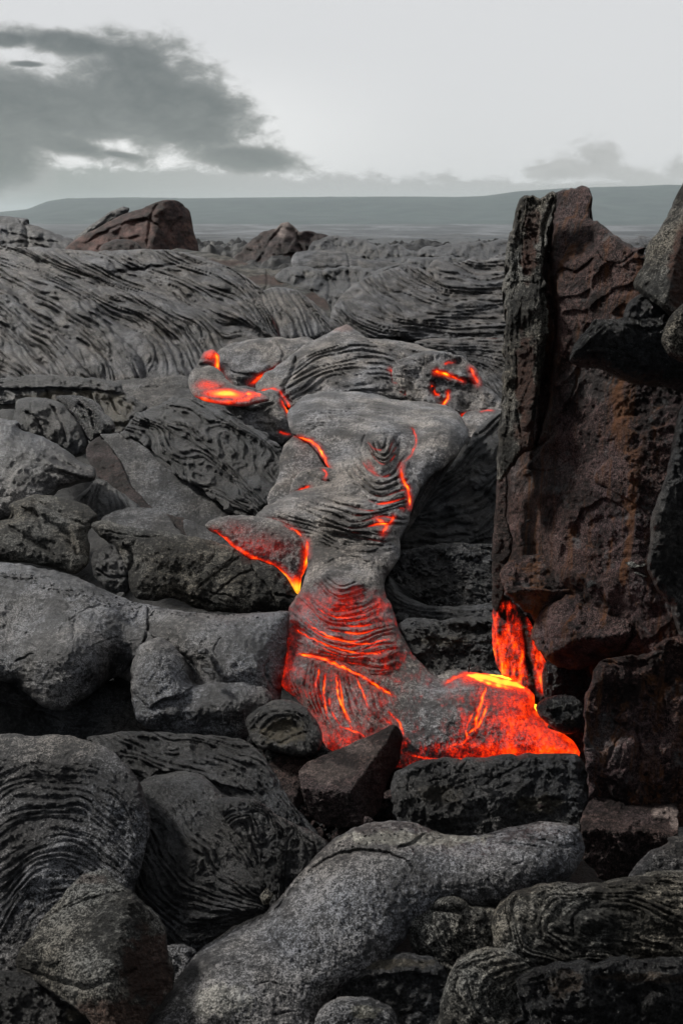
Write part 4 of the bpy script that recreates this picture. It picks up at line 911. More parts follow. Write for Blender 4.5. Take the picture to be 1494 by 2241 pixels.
lobe('dark fan of curved ropes converging on a pale stone in the foreground', [(285, 1760), (300, 1715), (350, 1695), (420, 1690), (470, 1720), (520, 1790), (570, 1850), (600, 1930), (590, 1985), (560, 2005), (500, 2035), (430, 2085), (370, 2080), (320, 2020), (290, 1950), (280, 1860)],
     name='ropy_lava_lobe', cat='ropy lava', d=(2.65, 2.0), mat='dark', b=.65, rad=70, lump=(4, 40), seed=67, th=100, step=2.0,
     ropes=[dict(n=3.2, amp=3.8, big=.8, feather=50, mask=[(270, 1790), (330, 1740), (420, 1750), (620, 1900), (640, 2020), (430, 2100), (270, 2020)], guides=[[(285, 1930), (330, 2010), (400, 2060), (480, 2045)], [(290, 1870), (345, 1960), (430, 2010), (560, 2000)], [(300, 1810), (370, 1905), (460, 1960), (575, 1990)], [(345, 1770), (410, 1850), (490, 1920), (580, 1975)], [(400, 1740), (460, 1800), (530, 1880), (590, 1955)], [(450, 1730), (510, 1790), (570, 1860), (600, 1930)]])])
lobe('tangle of short curved ropes between the dark fan and the big diagonal tube', [(470, 1760), (500, 1745), (560, 1750), (600, 1780), (640, 1800), (700, 1830), (720, 1850), (690, 1900), (650, 1940), (615, 1990), (590, 1990), (570, 1900), (520, 1830)],
     name='ropy_lava_lobe', cat='ropy lava', d=(2.4, 2.08), mat='dark', b=.7, lump=(6, 22), seed=68, th=50, step=2.0,
     ropes=[dict(n=2.0, amp=4.2, wob=1.6, guides=[[(480, 1790), (530, 1760), (580, 1790), (590, 1860), (585, 1960)], [(500, 1810), (545, 1785), (565, 1840), (570, 1920)], [(560, 1755), (610, 1785), (620, 1850), (605, 1960)], [(610, 1790), (650, 1830), (640, 1890), (625, 1960)], [(660, 1820), (690, 1850), (670, 1900)]])])
lobe('rough angular brown-grey boulder lying in the lower left corner', [(36, 2100), (44, 2080), (70, 2045), (94, 2008), (141, 1955), (165, 1930), (183, 1910), (225, 1904), (253, 1934), (290, 1958), (319, 1986), (347, 2010), (360, 2045), (366, 2092), (380, 2130), (378, 2165), (330, 2225), (290, 2290), (240, 2290), (187, 2225), (131, 2180), (84, 2153), (40, 2130)],
     name='boulder', cat='boulder', mat='ochre', sharp=True, jit=1.6, b=.8, soft=14, facets=[((94, 2008, 1.780), (225, 1904, 1.887), (240, 2160, 1.549)), ((347, 2010, 1.780), (290, 1958, 1.798), (300, 2150, 1.558)), ((380, 2130, 1.736), (366, 2092, 1.753), (240, 2200, 1.531)), ((40, 2100, 1.736), (180, 2060, 1.602), (180, 2220, 1.584))],
     lump=(7, 36), seed=69, th=120, step=2.0, fine=1.6, tints=[(330, 2120, 60, 90, .8), (250, 2230, 100, 50, .8), (200, 1925, 40, 12, .4)], cracks=[([(150, 1985), (220, 1960), (270, 1950)], 3, 8), ([(95, 2010), (160, 1975), (200, 1950)], 2, 5), ([(50, 2120), (140, 2150), (200, 2160), (300, 2120)], 5, 12)])
lobe('small pale stone wedged between the corner boulder and the diagonal tube', [(358, 2080), (375, 2068), (410, 2072), (430, 2088), (420, 2130), (390, 2180), (365, 2150)], name='stone', cat='stone', d=(1.95, 1.85), mat='grey', b=.8, lump=(4, 18), seed=70, th=40)
lobe('dark low lava in the bottom left corner under the angular boulder', [(-60, 2120), (40, 2130), (120, 2180), (220, 2230), (300, 2250), (320, 2320), (-60, 2320)], d=(1.78, 1.6), mat='dark', b=.5, lump=(8, 30), seed=71, th=50, tints=[(190, 2215, 50, 16, .7)])

# ------------------------------------------------------------------ bottom centre
lobe('big smooth grey tube crossing the foreground diagonally with a flaking pale top', [(290, 2300), (312, 2235), (350, 2190), (390, 2140), (430, 2088), (500, 2046), (564, 2014), (607, 1971), (661, 1907), (714, 1850), (768, 1816), (821, 1800), (886, 1797), (928, 1810), (980, 1826), (1035, 1832), (1089, 1824), (1143, 1808), (1207, 1800), (1262, 1812), (1278, 1850), (1270, 1890), (1250, 1915), (1210, 1935), (1150, 1960), (1089, 1985), (1010, 1990), (950, 2000), (905, 2030), (872, 2075), (830, 2120), (760, 2160), (710, 2210), (690, 2300)],
     name='lava_tube', cat='lava tube', d=(2.52, 1.62), mat='satin', b=1.0, rad=130, lump=(4, 60), rc=10, seed=72, th=170, step=2.0, key='P1', fine=1.3,
     bumps=[(480, 2190, 90, 60, -30, 26), (740, 1950, 120, 80, -40, 14), (940, 1880, 90, 40, 0, 8), (1040, 1930, 60, 40, 0, 8), (1150, 1880, 50, 50, 0, 12), (640, 2080, 40, 60, 0, -8), (1230, 1830, 40, 30, 0, 10)],
     steps=[([(870, 1852), (910, 1842), (940, 1826), (975, 1822)], -7, 14), ([(885, 1862), (935, 1850), (990, 1838)], 6, 16), ([(580, 2010), (590, 2040), (640, 2100), (700, 2150)], 7, 40)],
     cracks=[([(600, 1995), (660, 1925), (720, 1878), (790, 1862), (850, 1868), (895, 1885)], 4, 18), ([(868, 1856), (900, 1846), (930, 1825)], 3.5, 16), ([(900, 1860), (945, 1846), (960, 1830)], 2.6, 9), ([(980, 1832), (1010, 1842), (1030, 1836)], 2.2, 8), ([(1100, 1845), (1150, 1850), (1190, 1856)], 3, 10), ([(1180, 1835), (1220, 1850), (1262, 1850)], 4, 12), ([(895, 1885), (915, 1915)], 1.6, 4), ([(660, 1905), (700, 1870)], 2, 6)], tints=[(900, 1835, 160, 16, .5), (480, 2190, 70, 40, .3)])
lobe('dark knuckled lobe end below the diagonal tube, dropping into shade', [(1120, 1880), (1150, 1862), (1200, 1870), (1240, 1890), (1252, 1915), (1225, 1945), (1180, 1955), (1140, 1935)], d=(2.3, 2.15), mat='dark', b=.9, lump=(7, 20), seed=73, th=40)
lobe('lumpy dark lava mass just under the red toe with broken crust on it', [(855, 1720), (862, 1698), (886, 1677), (928, 1664), (1009, 1658), (1116, 1652), (1223, 1650), (1262, 1655), (1284, 1690), (1290, 1760), (1284, 1830), (1200, 1840), (1100, 1850), (1035, 1850), (928, 1840), (870, 1800), (858, 1760)],
     name='lava_mass', cat='lava mass', d=(2.82, 2.5), mat='dark', b=.7, rad=60, plates=(12, 60, 3), lump=(12, 44), jit=2, seed=74, th=90, step=2.0, fine=1.6, bumps=[(1010, 1700, 90, 26, -8, 8), (1130, 1740, 100, 26, -5, 8), (930, 1760, 50, 40, 0, 8)],
     ropes=[dict(n=2, amp=1.6, guides=[[(870, 1760), (960, 1710), (1060, 1680), (1260, 1670)], [(890, 1800), (1000, 1760), (1120, 1730), (1270, 1720)], [(930, 1830), (1050, 1800), (1180, 1780), (1280, 1780)]])],
     steps=[([(930, 1790), (990, 1755), (1060, 1740), (1150, 1700)], 8, 30), ([(1060, 1800), (1150, 1760), (1240, 1750)], 8, 24)], tints=[(1180, 1760, 50, 20, .5), (960, 1740, 50, 20, .3)],
     cracks=[([(1020, 1665), (1000, 1690), (940, 1710)], 2.4, 7), ([(940, 1760), (1000, 1715), (1050, 1700)], 2.2, 6), ([(1040, 1715), (1090, 1700), (1150, 1668)], 3, 9), ([(1130, 1770), (1200, 1750), (1270, 1755)], 4, 10), ([(900, 1690), (890, 1730), (905, 1780)], 2, 6)])
e = thing('lava_block', 'large broken block of red-grey lava rock wedged under the flow', 'lava block', (0.02, 2.6, 0.05))
lobe(None, [(655, 1700), (658, 1682), (672, 1668), (714, 1650), (768, 1628), (800, 1615), (830, 1600), (858, 1586), (876, 1598), (884, 1630), (872, 1668), (850, 1705), (836, 1750), (826, 1780), (790, 1806), (740, 1812), (690, 1796), (668, 1760)],
     name='block_body', parent=e, mat='red', sharp=False, jit=1.2, b=.5, soft=4, lump=(2.5, 26), step=1.8, th=70, seed=75, fine=1.4,
     facets=[((661, 1672, 2.78), (858, 1588, 2.92), (745, 1722, 2.60)), ((664, 1735, 2.63), (750, 1726, 2.575), (735, 1800, 2.58)), ((760, 1700, 2.58), (830, 1605, 2.80), (815, 1775, 2.63)), ((830, 1605, 2.78), (880, 1620, 2.95), (835, 1740, 2.70))], tints=[(715, 1690, 60, 22, .25), (790, 1640, 40, 20, .2)])
e = thing('lava_block', 'smaller brown angular block leaning behind the large red-grey block', 'lava block', (-0.1, 2.75, 0.0))
lobe(None, [(562, 1725), (575, 1690), (600, 1660), (634, 1634), (655, 1645), (684, 1668), (680, 1720), (660, 1765), (620, 1765), (585, 1745)], name='block_body', parent=e, mat='red', sharp=True, jit=1.2, b=.5, soft=3, lump=(2.5, 24), th=50, seed=76,
     facets=[((570, 1700, 2.80), (634, 1634, 2.92), (668, 1672, 2.86)), ((575, 1715, 2.78), (640, 1660, 2.80), (620, 1760, 2.72)), ((640, 1660, 2.80), (682, 1668, 2.88), (655, 1760, 2.74))])
lobe('curled dark crust shell with a hollow brown inside left of the angular blocks', [(540, 1590), (543, 1568), (560, 1552), (585, 1538), (622, 1530), (665, 1545), (695, 1580), (705, 1620), (690, 1650), (650, 1655), (600, 1645), (560, 1632)],
     name='crust_shell', cat='crust shell', mat='dark', d=(3.15, 2.85), b=.9, lump=(5, 24), seed=77, th=50, bumps=[(618, 1592, 55, 26, 0, -30)], tints=[(618, 1600, 50, 28, .9)], ropes=[dict(n=1.6, amp=2.5, guides=[[(545, 1590), (590, 1540), (660, 1545), (700, 1610)], [(560, 1600), (600, 1565), (655, 1568), (685, 1620)]])], cracks=[([(570, 1600), (610, 1625), (640, 1612), (680, 1600)], 3, 9)])

# ------------------------------------------------------------------ bottom right
lobe('small brown triangular slab tilted between the diagonal tube and the whorled ropes', [(1096, 1950), (1104, 1930), (1120, 1915), (1160, 1922), (1215, 1938), (1230, 1960), (1150, 1985), (1105, 1985)], name='rock', cat='rock', d=(2.12, 2.02), mat='ochre', sharp=True, b=.5, rad=12, seed=80, th=40, lump=(3, 20), tints=[(1150, 1950, 90, 60, 1)])
lobe('rough knobby dark lobe at the lower centre right with a small cap stone shape', [(893, 2030), (900, 2005), (930, 1985), (950, 1968), (985, 1958), (1015, 1968), (1028, 1982), (1070, 1984), (1108, 2000), (1112, 2050), (1090, 2110), (1050, 2150), (990, 2150), (940, 2130), (905, 2085)],
     d=(2.02, 1.84), mat='ochre', b=.8, lump=(6, 26), seed=81, th=80, fine=1.8, bumps=[(985, 1974, 38, 15, 0, 18), (1050, 2020, 40, 40, 0, 10), (935, 2010, 20, 24, 0, -10)], ropes=[dict(n=2, amp=2.6, mask=[(940, 2010), (1100, 2010), (1100, 2120), (960, 2140)], guides=[[(950, 2020), (980, 2070), (1040, 2120)], [(990, 2010), (1020, 2060), (1060, 2110)], [(1040, 2000), (1060, 2050), (1090, 2100)]])], cracks=[([(945, 1990), (985, 1994), (1030, 1988)], 3, 10)])
G_Q2 = [(0, [(1300, 1990), (1260, 1998), (1240, 2020), (1270, 2045)]), (1, [(1340, 1975), (1245, 1975), (1205, 2020), (1250, 2062)]), (2, [(1380, 1960), (1220, 1958), (1172, 2010), (1215, 2080), (1300, 2095)]), (3, [(1420, 1950), (1190, 1945), (1140, 2005), (1180, 2090), (1300, 2115)]), (4, [(1460, 1935), (1160, 1938), (1108, 1998), (1145, 2100), (1300, 2140)]), (5, [(1500, 1915), (1110, 1950), (1080, 2010), (1110, 2100), (1280, 2160)])]
lobe('large whorl of ropy lava coiled in the lower right', [(1075, 2040), (1079, 2008), (1097, 1973), (1148, 1948), (1209, 1936), (1288, 1938), (1340, 1930), (1395, 1920), (1494, 1908), (1560, 1905), (1560, 2140), (1440, 2135), (1360, 2140), (1260, 2150), (1170, 2145), (1110, 2110), (1082, 2075)],
     name='ropy_lava_lobe', cat='ropy lava', d=(2.0, 1.72), mat='ochre', b=.75, rad=100, seed=82, th=120, lump=(5, 34), fine=1.6, bumps=[(1290, 2010, 60, 30, 0, 12)], ropes=[dict(n=1.7, amp=4.4, big=.4, wob=1.2, guides=G_Q2)], cracks=[([(1255, 2040), (1260, 2000), (1320, 1985), (1400, 1990)], 4, 10)])
G_Q3 = [(0, [(1130, 2150), (1098, 2170), (1105, 2200)]), (1, [(1130, 2125), (1072, 2150), (1065, 2200), (1100, 2235)]), (2, [(1120, 2105), (1045, 2130), (1030, 2190), (1060, 2250)]), (3, [(1100, 2090), (1010, 2115), (992, 2190), (1010, 2260)]), (4, [(1070, 2080), (985, 2120), (965, 2200), (970, 2270)])]
lobe('curled ring of thick ropes at the bottom edge right of centre', [(960, 2300), (962, 2220), (972, 2165), (998, 2110), (1035, 2082), (1090, 2078), (1140, 2095), (1180, 2140), (1200, 2200), (1200, 2300)], name='ropy_lava_lobe', cat='ropy lava', d=(1.78, 1.58), mat='ochre', b=.7, seed=83, th=80, fine=1.6, lump=(6, 26), ropes=[dict(n=1.5, amp=4.6, big=.3, guides=G_Q3)], bumps=[(1120, 2190, 40, 40, 0, -20)])
lobe('ragged dark ledges of lava filling the bottom right corner', [(1130, 2150), (1190, 2118), (1260, 2105), (1310, 2108), (1360, 2095), (1430, 2100), (1560, 2095), (1560, 2330), (1130, 2330), (1140, 2220)], name='lava_ledge', cat='lava ledge', d=(1.72, 1.5), mat='black', b=.6, rad=50, seed=84, th=80, plates=(34, 80, 4), lump=(16, 44), fine=1.6, jit=3,
     steps=[([(1560, 2140), (1460, 2138), (1380, 2165), (1330, 2200), (1200, 2215)], 16, 40), ([(1560, 2200), (1440, 2195), (1400, 2240), (1300, 2260)], 12, 30)], ropes=[dict(n=3, amp=2.0, guides=[[(1150, 2150), (1350, 2120), (1550, 2115)], [(1150, 2200), (1350, 2180), (1550, 2160)], [(1150, 2280), (1350, 2260), (1550, 2240)]])], tints=[(1420, 2140, 120, 10, .5), (1240, 2150, 40, 30, .4)])
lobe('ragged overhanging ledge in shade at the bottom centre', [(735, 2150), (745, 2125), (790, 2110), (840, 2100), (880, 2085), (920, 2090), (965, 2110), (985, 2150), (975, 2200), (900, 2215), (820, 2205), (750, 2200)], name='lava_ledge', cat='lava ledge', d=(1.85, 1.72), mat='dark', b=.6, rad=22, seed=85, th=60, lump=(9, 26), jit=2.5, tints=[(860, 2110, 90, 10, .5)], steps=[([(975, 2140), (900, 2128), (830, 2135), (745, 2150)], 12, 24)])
lobe('rounded grey knob at the bottom edge of the picture, centre', [(685, 2320), (688, 2240), (705, 2205), (740, 2188), (790, 2184), (835, 2195), (868, 2225), (880, 2320)], d=(1.66, 1.55), mat='grey', b=.9, seed=86, th=60, lump=(3, 26), fine=1.6, tints=[(800, 2215, 30, 16, .4)])
lobe('dark rough floor of broken lava between the bottom knob and the bottom right ropes', [(820, 2200), (900, 2180), (980, 2190), (1010, 2260), (1000, 2330), (820, 2330)], name='lava_ledge', cat='lava ledge', d=(1.80, 1.65), mat='dark', b=.4, seed=87, th=40, lump=(12, 24))
lobe('smooth bluish hump at the right edge below the dark red block', [(1372, 1930), (1390, 1895), (1420, 1868), (1460, 1845), (1500, 1830), (1560, 1825), (1560, 1960), (1400, 1960)], d=(2.15, 2.0), mat='grey', b=.7, seed=88, th=60, lump=(5, 40), cracks=[([(1430, 1880), (1440, 1900), (1452, 1888)], 2, 6)])

# ------------------------------------------------------------------ dark hollow right of the flow
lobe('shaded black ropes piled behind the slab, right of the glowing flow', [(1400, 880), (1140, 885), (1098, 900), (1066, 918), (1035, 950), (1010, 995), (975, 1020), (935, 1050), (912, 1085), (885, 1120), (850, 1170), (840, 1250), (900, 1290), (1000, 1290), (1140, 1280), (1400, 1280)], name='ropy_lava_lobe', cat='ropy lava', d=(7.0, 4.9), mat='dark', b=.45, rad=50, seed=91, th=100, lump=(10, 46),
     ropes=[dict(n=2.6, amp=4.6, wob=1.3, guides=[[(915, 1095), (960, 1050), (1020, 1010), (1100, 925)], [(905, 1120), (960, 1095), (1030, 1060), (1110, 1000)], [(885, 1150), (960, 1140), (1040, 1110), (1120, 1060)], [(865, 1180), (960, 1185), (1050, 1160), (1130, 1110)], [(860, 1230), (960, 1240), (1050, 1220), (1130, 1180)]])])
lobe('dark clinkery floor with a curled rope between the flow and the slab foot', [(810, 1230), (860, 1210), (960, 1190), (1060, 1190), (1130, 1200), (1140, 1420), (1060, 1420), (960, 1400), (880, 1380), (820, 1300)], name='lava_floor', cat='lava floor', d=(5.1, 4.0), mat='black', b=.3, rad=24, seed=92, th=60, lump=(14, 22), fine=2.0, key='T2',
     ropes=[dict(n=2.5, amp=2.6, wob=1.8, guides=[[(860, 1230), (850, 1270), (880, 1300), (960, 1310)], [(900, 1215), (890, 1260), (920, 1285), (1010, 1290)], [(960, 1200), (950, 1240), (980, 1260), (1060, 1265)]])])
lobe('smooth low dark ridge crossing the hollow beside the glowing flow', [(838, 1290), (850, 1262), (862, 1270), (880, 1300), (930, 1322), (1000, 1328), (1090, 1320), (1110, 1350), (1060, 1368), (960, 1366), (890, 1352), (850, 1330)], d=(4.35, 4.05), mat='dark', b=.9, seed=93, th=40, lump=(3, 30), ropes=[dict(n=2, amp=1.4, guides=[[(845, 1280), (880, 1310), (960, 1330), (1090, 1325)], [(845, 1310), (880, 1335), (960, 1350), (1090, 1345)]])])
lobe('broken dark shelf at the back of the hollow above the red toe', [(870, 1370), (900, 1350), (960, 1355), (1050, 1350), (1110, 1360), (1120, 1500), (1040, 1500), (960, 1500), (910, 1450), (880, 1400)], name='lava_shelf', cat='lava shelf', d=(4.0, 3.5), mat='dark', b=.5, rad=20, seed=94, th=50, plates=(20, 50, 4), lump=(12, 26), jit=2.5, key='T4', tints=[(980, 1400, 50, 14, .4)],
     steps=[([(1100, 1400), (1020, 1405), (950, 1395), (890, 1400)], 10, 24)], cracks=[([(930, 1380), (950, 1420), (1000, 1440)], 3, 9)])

# ------------------------------------------------------------------ the standing slab
slab = thing('standing_slab', 'tall rusty brown slab of lava rock standing upright at the right', 'rock slab', (0.9, 3.2, 0.0))
SP_ = [(1090, 450, 3.66), (1494, 450, 2.96), (1120, 1480, 3.50)]


def Ymain(x, y, f=lambda x, y: 0):
    dy = lambda v: CP + SP * (CY - v) / F
    c = np.linalg.solve(np.array([[p[0], p[1], 1] for p in SP_], float), np.array([dy(p[1]) / p[2] for p in SP_]))
    return dy(y) / (c[0] * x + c[1] * y + c[2])


def bent(*pts): return tuple((x, y, Ymain(x, y) + e) for x, y, e in pts)


SP_F = [tuple(SP_), bent((1100, 700, 0), (1494, 620, 0), (1290, 420, .16)), bent((1215, 500, 0), (1240, 1400, 0), (1090, 1000, .16)), bent((1100, 1230, 0), (1494, 1300, 0), (1290, 1560, .22)), bent((1330, 500, 0), (1400, 1300, 0), (1560, 900, .12))]
sl = lambda outline, **kw: lobe(None, outline, name=kw.pop('name', 'rock_lump'), parent=slab, **{**dict(mat='slab', step=2.1, fine=1.2), **kw})
sl([(1205, 440), (1221, 420), (1240, 416), (1259, 411), (1291, 412), (1292, 440), (1290, 476), (1306, 482), (1318, 496), (1337, 503), (1352, 516), (1365, 528), (1387, 543), (1412, 541), (1440, 560), (1560, 600), (1560, 1560), (1400, 1600), (1300, 1620), (1230, 1560), (1160, 1480), (1130, 1330), (1095, 1280), (1090, 1100), (1095, 1020), (1130, 975), (1140, 900), (1150, 700), (1150, 560), (1160, 450)],
   name='slab_face', facets=SP_F, b=2.4, soft=3, plates=(16, 200, 2), lump=(6, 60), th=90, seed=101, jit=3.5,
   bumps=[(1290, 560, 70, 110, 15, 14), (1230, 1270, 110, 40, 10, 10), (1180, 1120, 60, 90, 0, 10), (1330, 1050, 90, 140, 0, 10), (1350, 620, 60, 90, 40, -14), (1240, 880, 50, 70, 10, 10), (1400, 1350, 90, 60, 0, -14)],
   ropes=[dict(n=2.2, amp=0.8, big=1.2, wob=2.0, guides=[[(1120, 1000), (1100, 1250)], [(1180, 900), (1165, 1280)], [(1240, 800), (1230, 1300)], [(1310, 800), (1310, 1300)], [(1400, 800), (1400, 1300)]])],
   cracks=[([(1212, 598), (1235, 588), (1262, 596), (1300, 565)], 3, 12), ([(1265, 795), (1262, 830), (1252, 865), (1240, 885)], 2.4, 10), ([(1305, 545), (1320, 570), (1360, 575), (1395, 545)], 2, 6), ([(1095, 1235), (1120, 1200), (1200, 1190)], 2, 5), ([(1130, 1020), (1200, 1030), (1260, 1000)], 2, 5), ([(1214, 420), (1204, 500), (1200, 600), (1212, 700), (1200, 800), (1188, 900), (1172, 975)], 9, 50), ([(1240, 890), (1200, 960), (1150, 990)], 4, 12)],
   steps=[([(1290, 413), (1290, 470), (1300, 540), (1290, 640), (1285, 700)], -12, 50), ([(1100, 1050), (1170, 1000), (1230, 900)], 10, 50)], tints=[(1290, 840, 70, 40, .25), (1180, 1040, 80, 50, .25)])
sl([(1090, 1056), (1090, 962), (1098, 900), (1102, 806), (1104, 681), (1107, 587), (1112, 531), (1121, 494), (1131, 453), (1143, 428), (1165, 424), (1181, 428), (1200, 420), (1216, 424), (1214, 450), (1200, 500), (1190, 560), (1192, 640), (1198, 700), (1190, 790), (1178, 850), (1172, 920), (1165, 975), (1130, 1010), (1105, 1040)],
   name='slab_edge', mat='ochre', facets=[((1090, 450, 3.64), (1250, 450, 3.34), (1100, 1040, 3.45))], b=3.5, soft=4, lump=(9, 44), th=60, seed=102, jit=3.5, plates=(14, 60, 3), step=2.0,
   ropes=[dict(n=2.2, amp=1.7, big=1.6, wob=1.6, guides=[[(1122, 490), (1106, 600), (1103, 800), (1092, 1040)], [(1150, 440), (1130, 600), (1128, 800), (1112, 1020)], [(1180, 440), (1158, 600), (1158, 800), (1140, 990)], [(1208, 430), (1188, 580), (1186, 800), (1160, 970)]])],
   tints=[(1160, 560, 18, 60, 1), (1150, 830, 22, 110, 1), (1165, 500, 20, 40, .8), (1150, 950, 25, 50, .9)], bumps=[(1150, 680, 30, 50, 0, 14), (1160, 540, 26, 34, 0, -12), (1155, 780, 22, 60, 0, -10)],
   cracks=[([(1212, 430), (1195, 490), (1188, 540)], 6, 18), ([(1190, 520), (1186, 620), (1192, 720), (1184, 830), (1176, 930)], 5, 16), ([(1120, 620), (1150, 618), (1180, 622)], 2, 8), ([(1150, 500), (1170, 510), (1175, 540)], 3, 9), ([(1110, 870), (1130, 900), (1140, 960)], 2.4, 8), ([(1130, 860), (1132, 740), (1140, 660)], 3, 7)])
sl([(1085, 1100), (1090, 1020), (1104, 1010), (1112, 1060), (1108, 1130), (1122, 1180), (1112, 1230), (1105, 1290), (1092, 1330), (1078, 1330), (1078, 1200)], name='slab_edge', mat='red', facets=[((1085, 1020, 3.56), (1120, 1020, 3.50), (1090, 1320, 3.50))], b=1.5, lump=(7, 26), seed=103, th=40)
sl([(1094, 1258), (1100, 1240), (1125, 1224), (1165, 1212), (1215, 1210), (1270, 1222), (1300, 1250), (1290, 1290), (1240, 1300), (1225, 1350), (1190, 1370), (1160, 1345), (1130, 1320), (1108, 1290)], sharp=True, facets=[((1100, 1240, 3.42), (1290, 1230, 3.30), (1200, 1290, 3.27)), ((1110, 1285, 3.31), (1290, 1285, 3.24), (1190, 1370, 3.36))], b=1.2, soft=6, jit=3, lump=(6, 34), seed=104, th=80, steps=[([(1300, 1272), (1230, 1290), (1180, 1288), (1120, 1282)], -20, 40)], mat='slab')
sl([(1163, 1390), (1170, 1358), (1195, 1330), (1240, 1305), (1300, 1290), (1350, 1300), (1378, 1340), (1382, 1385), (1360, 1425), (1310, 1450), (1255, 1466), (1210, 1452), (1180, 1425)], facets=[((1180, 1330, 3.26), (1370, 1320, 3.14), (1280, 1400, 3.08)), ((1190, 1400, 3.13), (1370, 1400, 3.05), (1280, 1466, 3.22)), ((1165, 1390, 3.30), (1215, 1300, 3.26), (1230, 1440, 3.12))], b=1.6, soft=10, jit=3, lump=(7, 40), seed=105, th=90, cracks=[([(1200, 1345), (1185, 1380), (1200, 1430)], 2, 4)])
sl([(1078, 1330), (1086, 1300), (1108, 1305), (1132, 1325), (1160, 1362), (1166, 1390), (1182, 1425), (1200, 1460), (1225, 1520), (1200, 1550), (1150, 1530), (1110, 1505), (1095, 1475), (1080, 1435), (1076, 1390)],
   name='painted_glow_face', mat='hot', facets=[((1080, 1310, 3.55), (1200, 1400, 3.38), (1120, 1500, 3.42))], b=1.2, lump=(7, 30), seed=106, th=30, step=1.8,  # lava light falling on the slab base, painted in as emission
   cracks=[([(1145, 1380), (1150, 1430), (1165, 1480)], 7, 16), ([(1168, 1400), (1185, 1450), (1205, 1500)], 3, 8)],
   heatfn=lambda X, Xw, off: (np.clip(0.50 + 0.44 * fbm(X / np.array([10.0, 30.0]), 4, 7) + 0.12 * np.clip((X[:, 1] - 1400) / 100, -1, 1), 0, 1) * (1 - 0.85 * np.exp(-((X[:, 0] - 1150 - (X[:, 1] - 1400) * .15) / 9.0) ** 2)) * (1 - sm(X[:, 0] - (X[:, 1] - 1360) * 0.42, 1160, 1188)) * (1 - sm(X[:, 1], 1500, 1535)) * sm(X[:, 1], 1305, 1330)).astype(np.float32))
lobe('black lava drape squeezed across the upper part of the standing slab', [(1245, 775), (1262, 745), (1290, 715), (1300, 700), (1345, 697), (1390, 690), (1440, 684), (1500, 672), (1570, 660), (1570, 850), (1480, 842), (1420, 836), (1370, 826), (1330, 805), (1290, 790), (1255, 790)],
     name='lava_drape', cat='lava drape', mat='black', d=(2.95, 2.85), b=.8, rad=52, lump=(8, 36), seed=111, th=90, fine=2.0, ropes=[dict(n=2, amp=2.6, wob=1.4, guides=[[(1260, 760), (1320, 720), (1420, 705), (1550, 680)], [(1260, 780), (1330, 755), (1430, 745), (1550, 730)], [(1280, 790), (1350, 790), (1450, 800), (1550, 800)]])], bumps=[(1290, 690, 30, 12, 20, 10)])
lobe('short grey-black lobe lying on the black drape against the slab', [(1365, 690), (1370, 670), (1390, 650), (1420, 634), (1450, 628), (1478, 645), (1500, 670), (1480, 690), (1420, 700), (1375, 704)], d=(2.98, 2.9), mat='dark', b=.9, seed=112, th=50, lump=(4, 24), fine=1.8)
lobe('pale rounded lava bulge poking in at the right edge', [(1450, 735), (1462, 700), (1485, 672), (1520, 640), (1580, 620), (1580, 800), (1520, 795), (1480, 780), (1458, 760)], d=(2.55, 2.5), mat='ochre', b=.8, seed=113, th=60, lump=(4, 24), fine=1.8)
lobe('second slab leaning in from the upper right corner, pale on its left side', [(1388, 612), (1395, 595), (1415, 565), (1420, 530), (1440, 505), (1462, 470), (1480, 430), (1494, 400), (1530, 340), (1620, 320), (1620, 720), (1500, 700), (1440, 660), (1400, 630)],
     name='leaning_slab', cat='rock slab', mat='ochre', facets=[((1388, 612, 2.95), (1494, 400, 3.1), (1460, 640, 2.78)), ((1494, 400, 3.0), (1460, 640, 2.78), (1600, 500, 3.1))], b=2.0, soft=8, lump=(7, 30), seed=114, th=90, fine=2.2, tints=[(1490, 600, 30, 90, 1)], ropes=[dict(n=1.6, amp=2.0, guides=[[(1392, 610), (1430, 520), (1490, 405)], [(1430, 640), (1465, 540), (1510, 420)], [(1480, 660), (1510, 560), (1560, 430)]])])
lobe('rough grey lava crust clinging to the right edge beside the rusty slab face', [(1420, 1240), (1425, 1180), (1430, 1120), (1455, 1060), (1470, 1000), (1490, 900), (1520, 860), (1580, 850), (1580, 1420), (1500, 1400), (1470, 1330), (1440, 1290)],
     name='lava_crust', cat='lava crust', mat='dark', d=(2.75, 2.62), b=.6, rad=40, lump=(11, 34), seed=115, th=80, fine=2.0, ropes=[dict(n=2, amp=2.6, guides=[[(1430, 1230), (1460, 1100), (1500, 900)], [(1450, 1290), (1490, 1120), (1530, 900)], [(1500, 1330), (1540, 1100), (1570, 900)]])])
lobe('tall dark red-brown rock wall in shade at the lower right', [(1278, 1560), (1290, 1500), (1310, 1450), (1370, 1436), (1440, 1425), (1480, 1395), (1560, 1380), (1560, 1800), (1400, 1800), (1300, 1790), (1284, 1700)],
     name='rock_wall', cat='rock wall', mat='slab', d=(2.9, 2.55), b=.5, rad=26, plates=(30, 80, 4), lump=(12, 40), seed=116, th=120, jit=2.5, bumps=[(1330, 1620, 40, 40, 20, 12), (1420, 1640, 50, 60, 0, 10), (1380, 1500, 70, 50, 0, 8)], cracks=[([(1290, 1585), (1330, 1570), (1360, 1590), (1380, 1575)], 2.5, 8), ([(1320, 1690), (1340, 1640), (1360, 1600)], 3, 9), ([(1310, 1445), (1380, 1455), (1450, 1430)], 3, 9), ([(1390, 1590), (1400, 1650), (1380, 1700)], 3, 9)],
     steps=[([(1290, 1590), (1330, 1575), (1400, 1590), (1450, 1575)], -10, 40)], tints=[(1330, 1620, 40, 50, .25)])
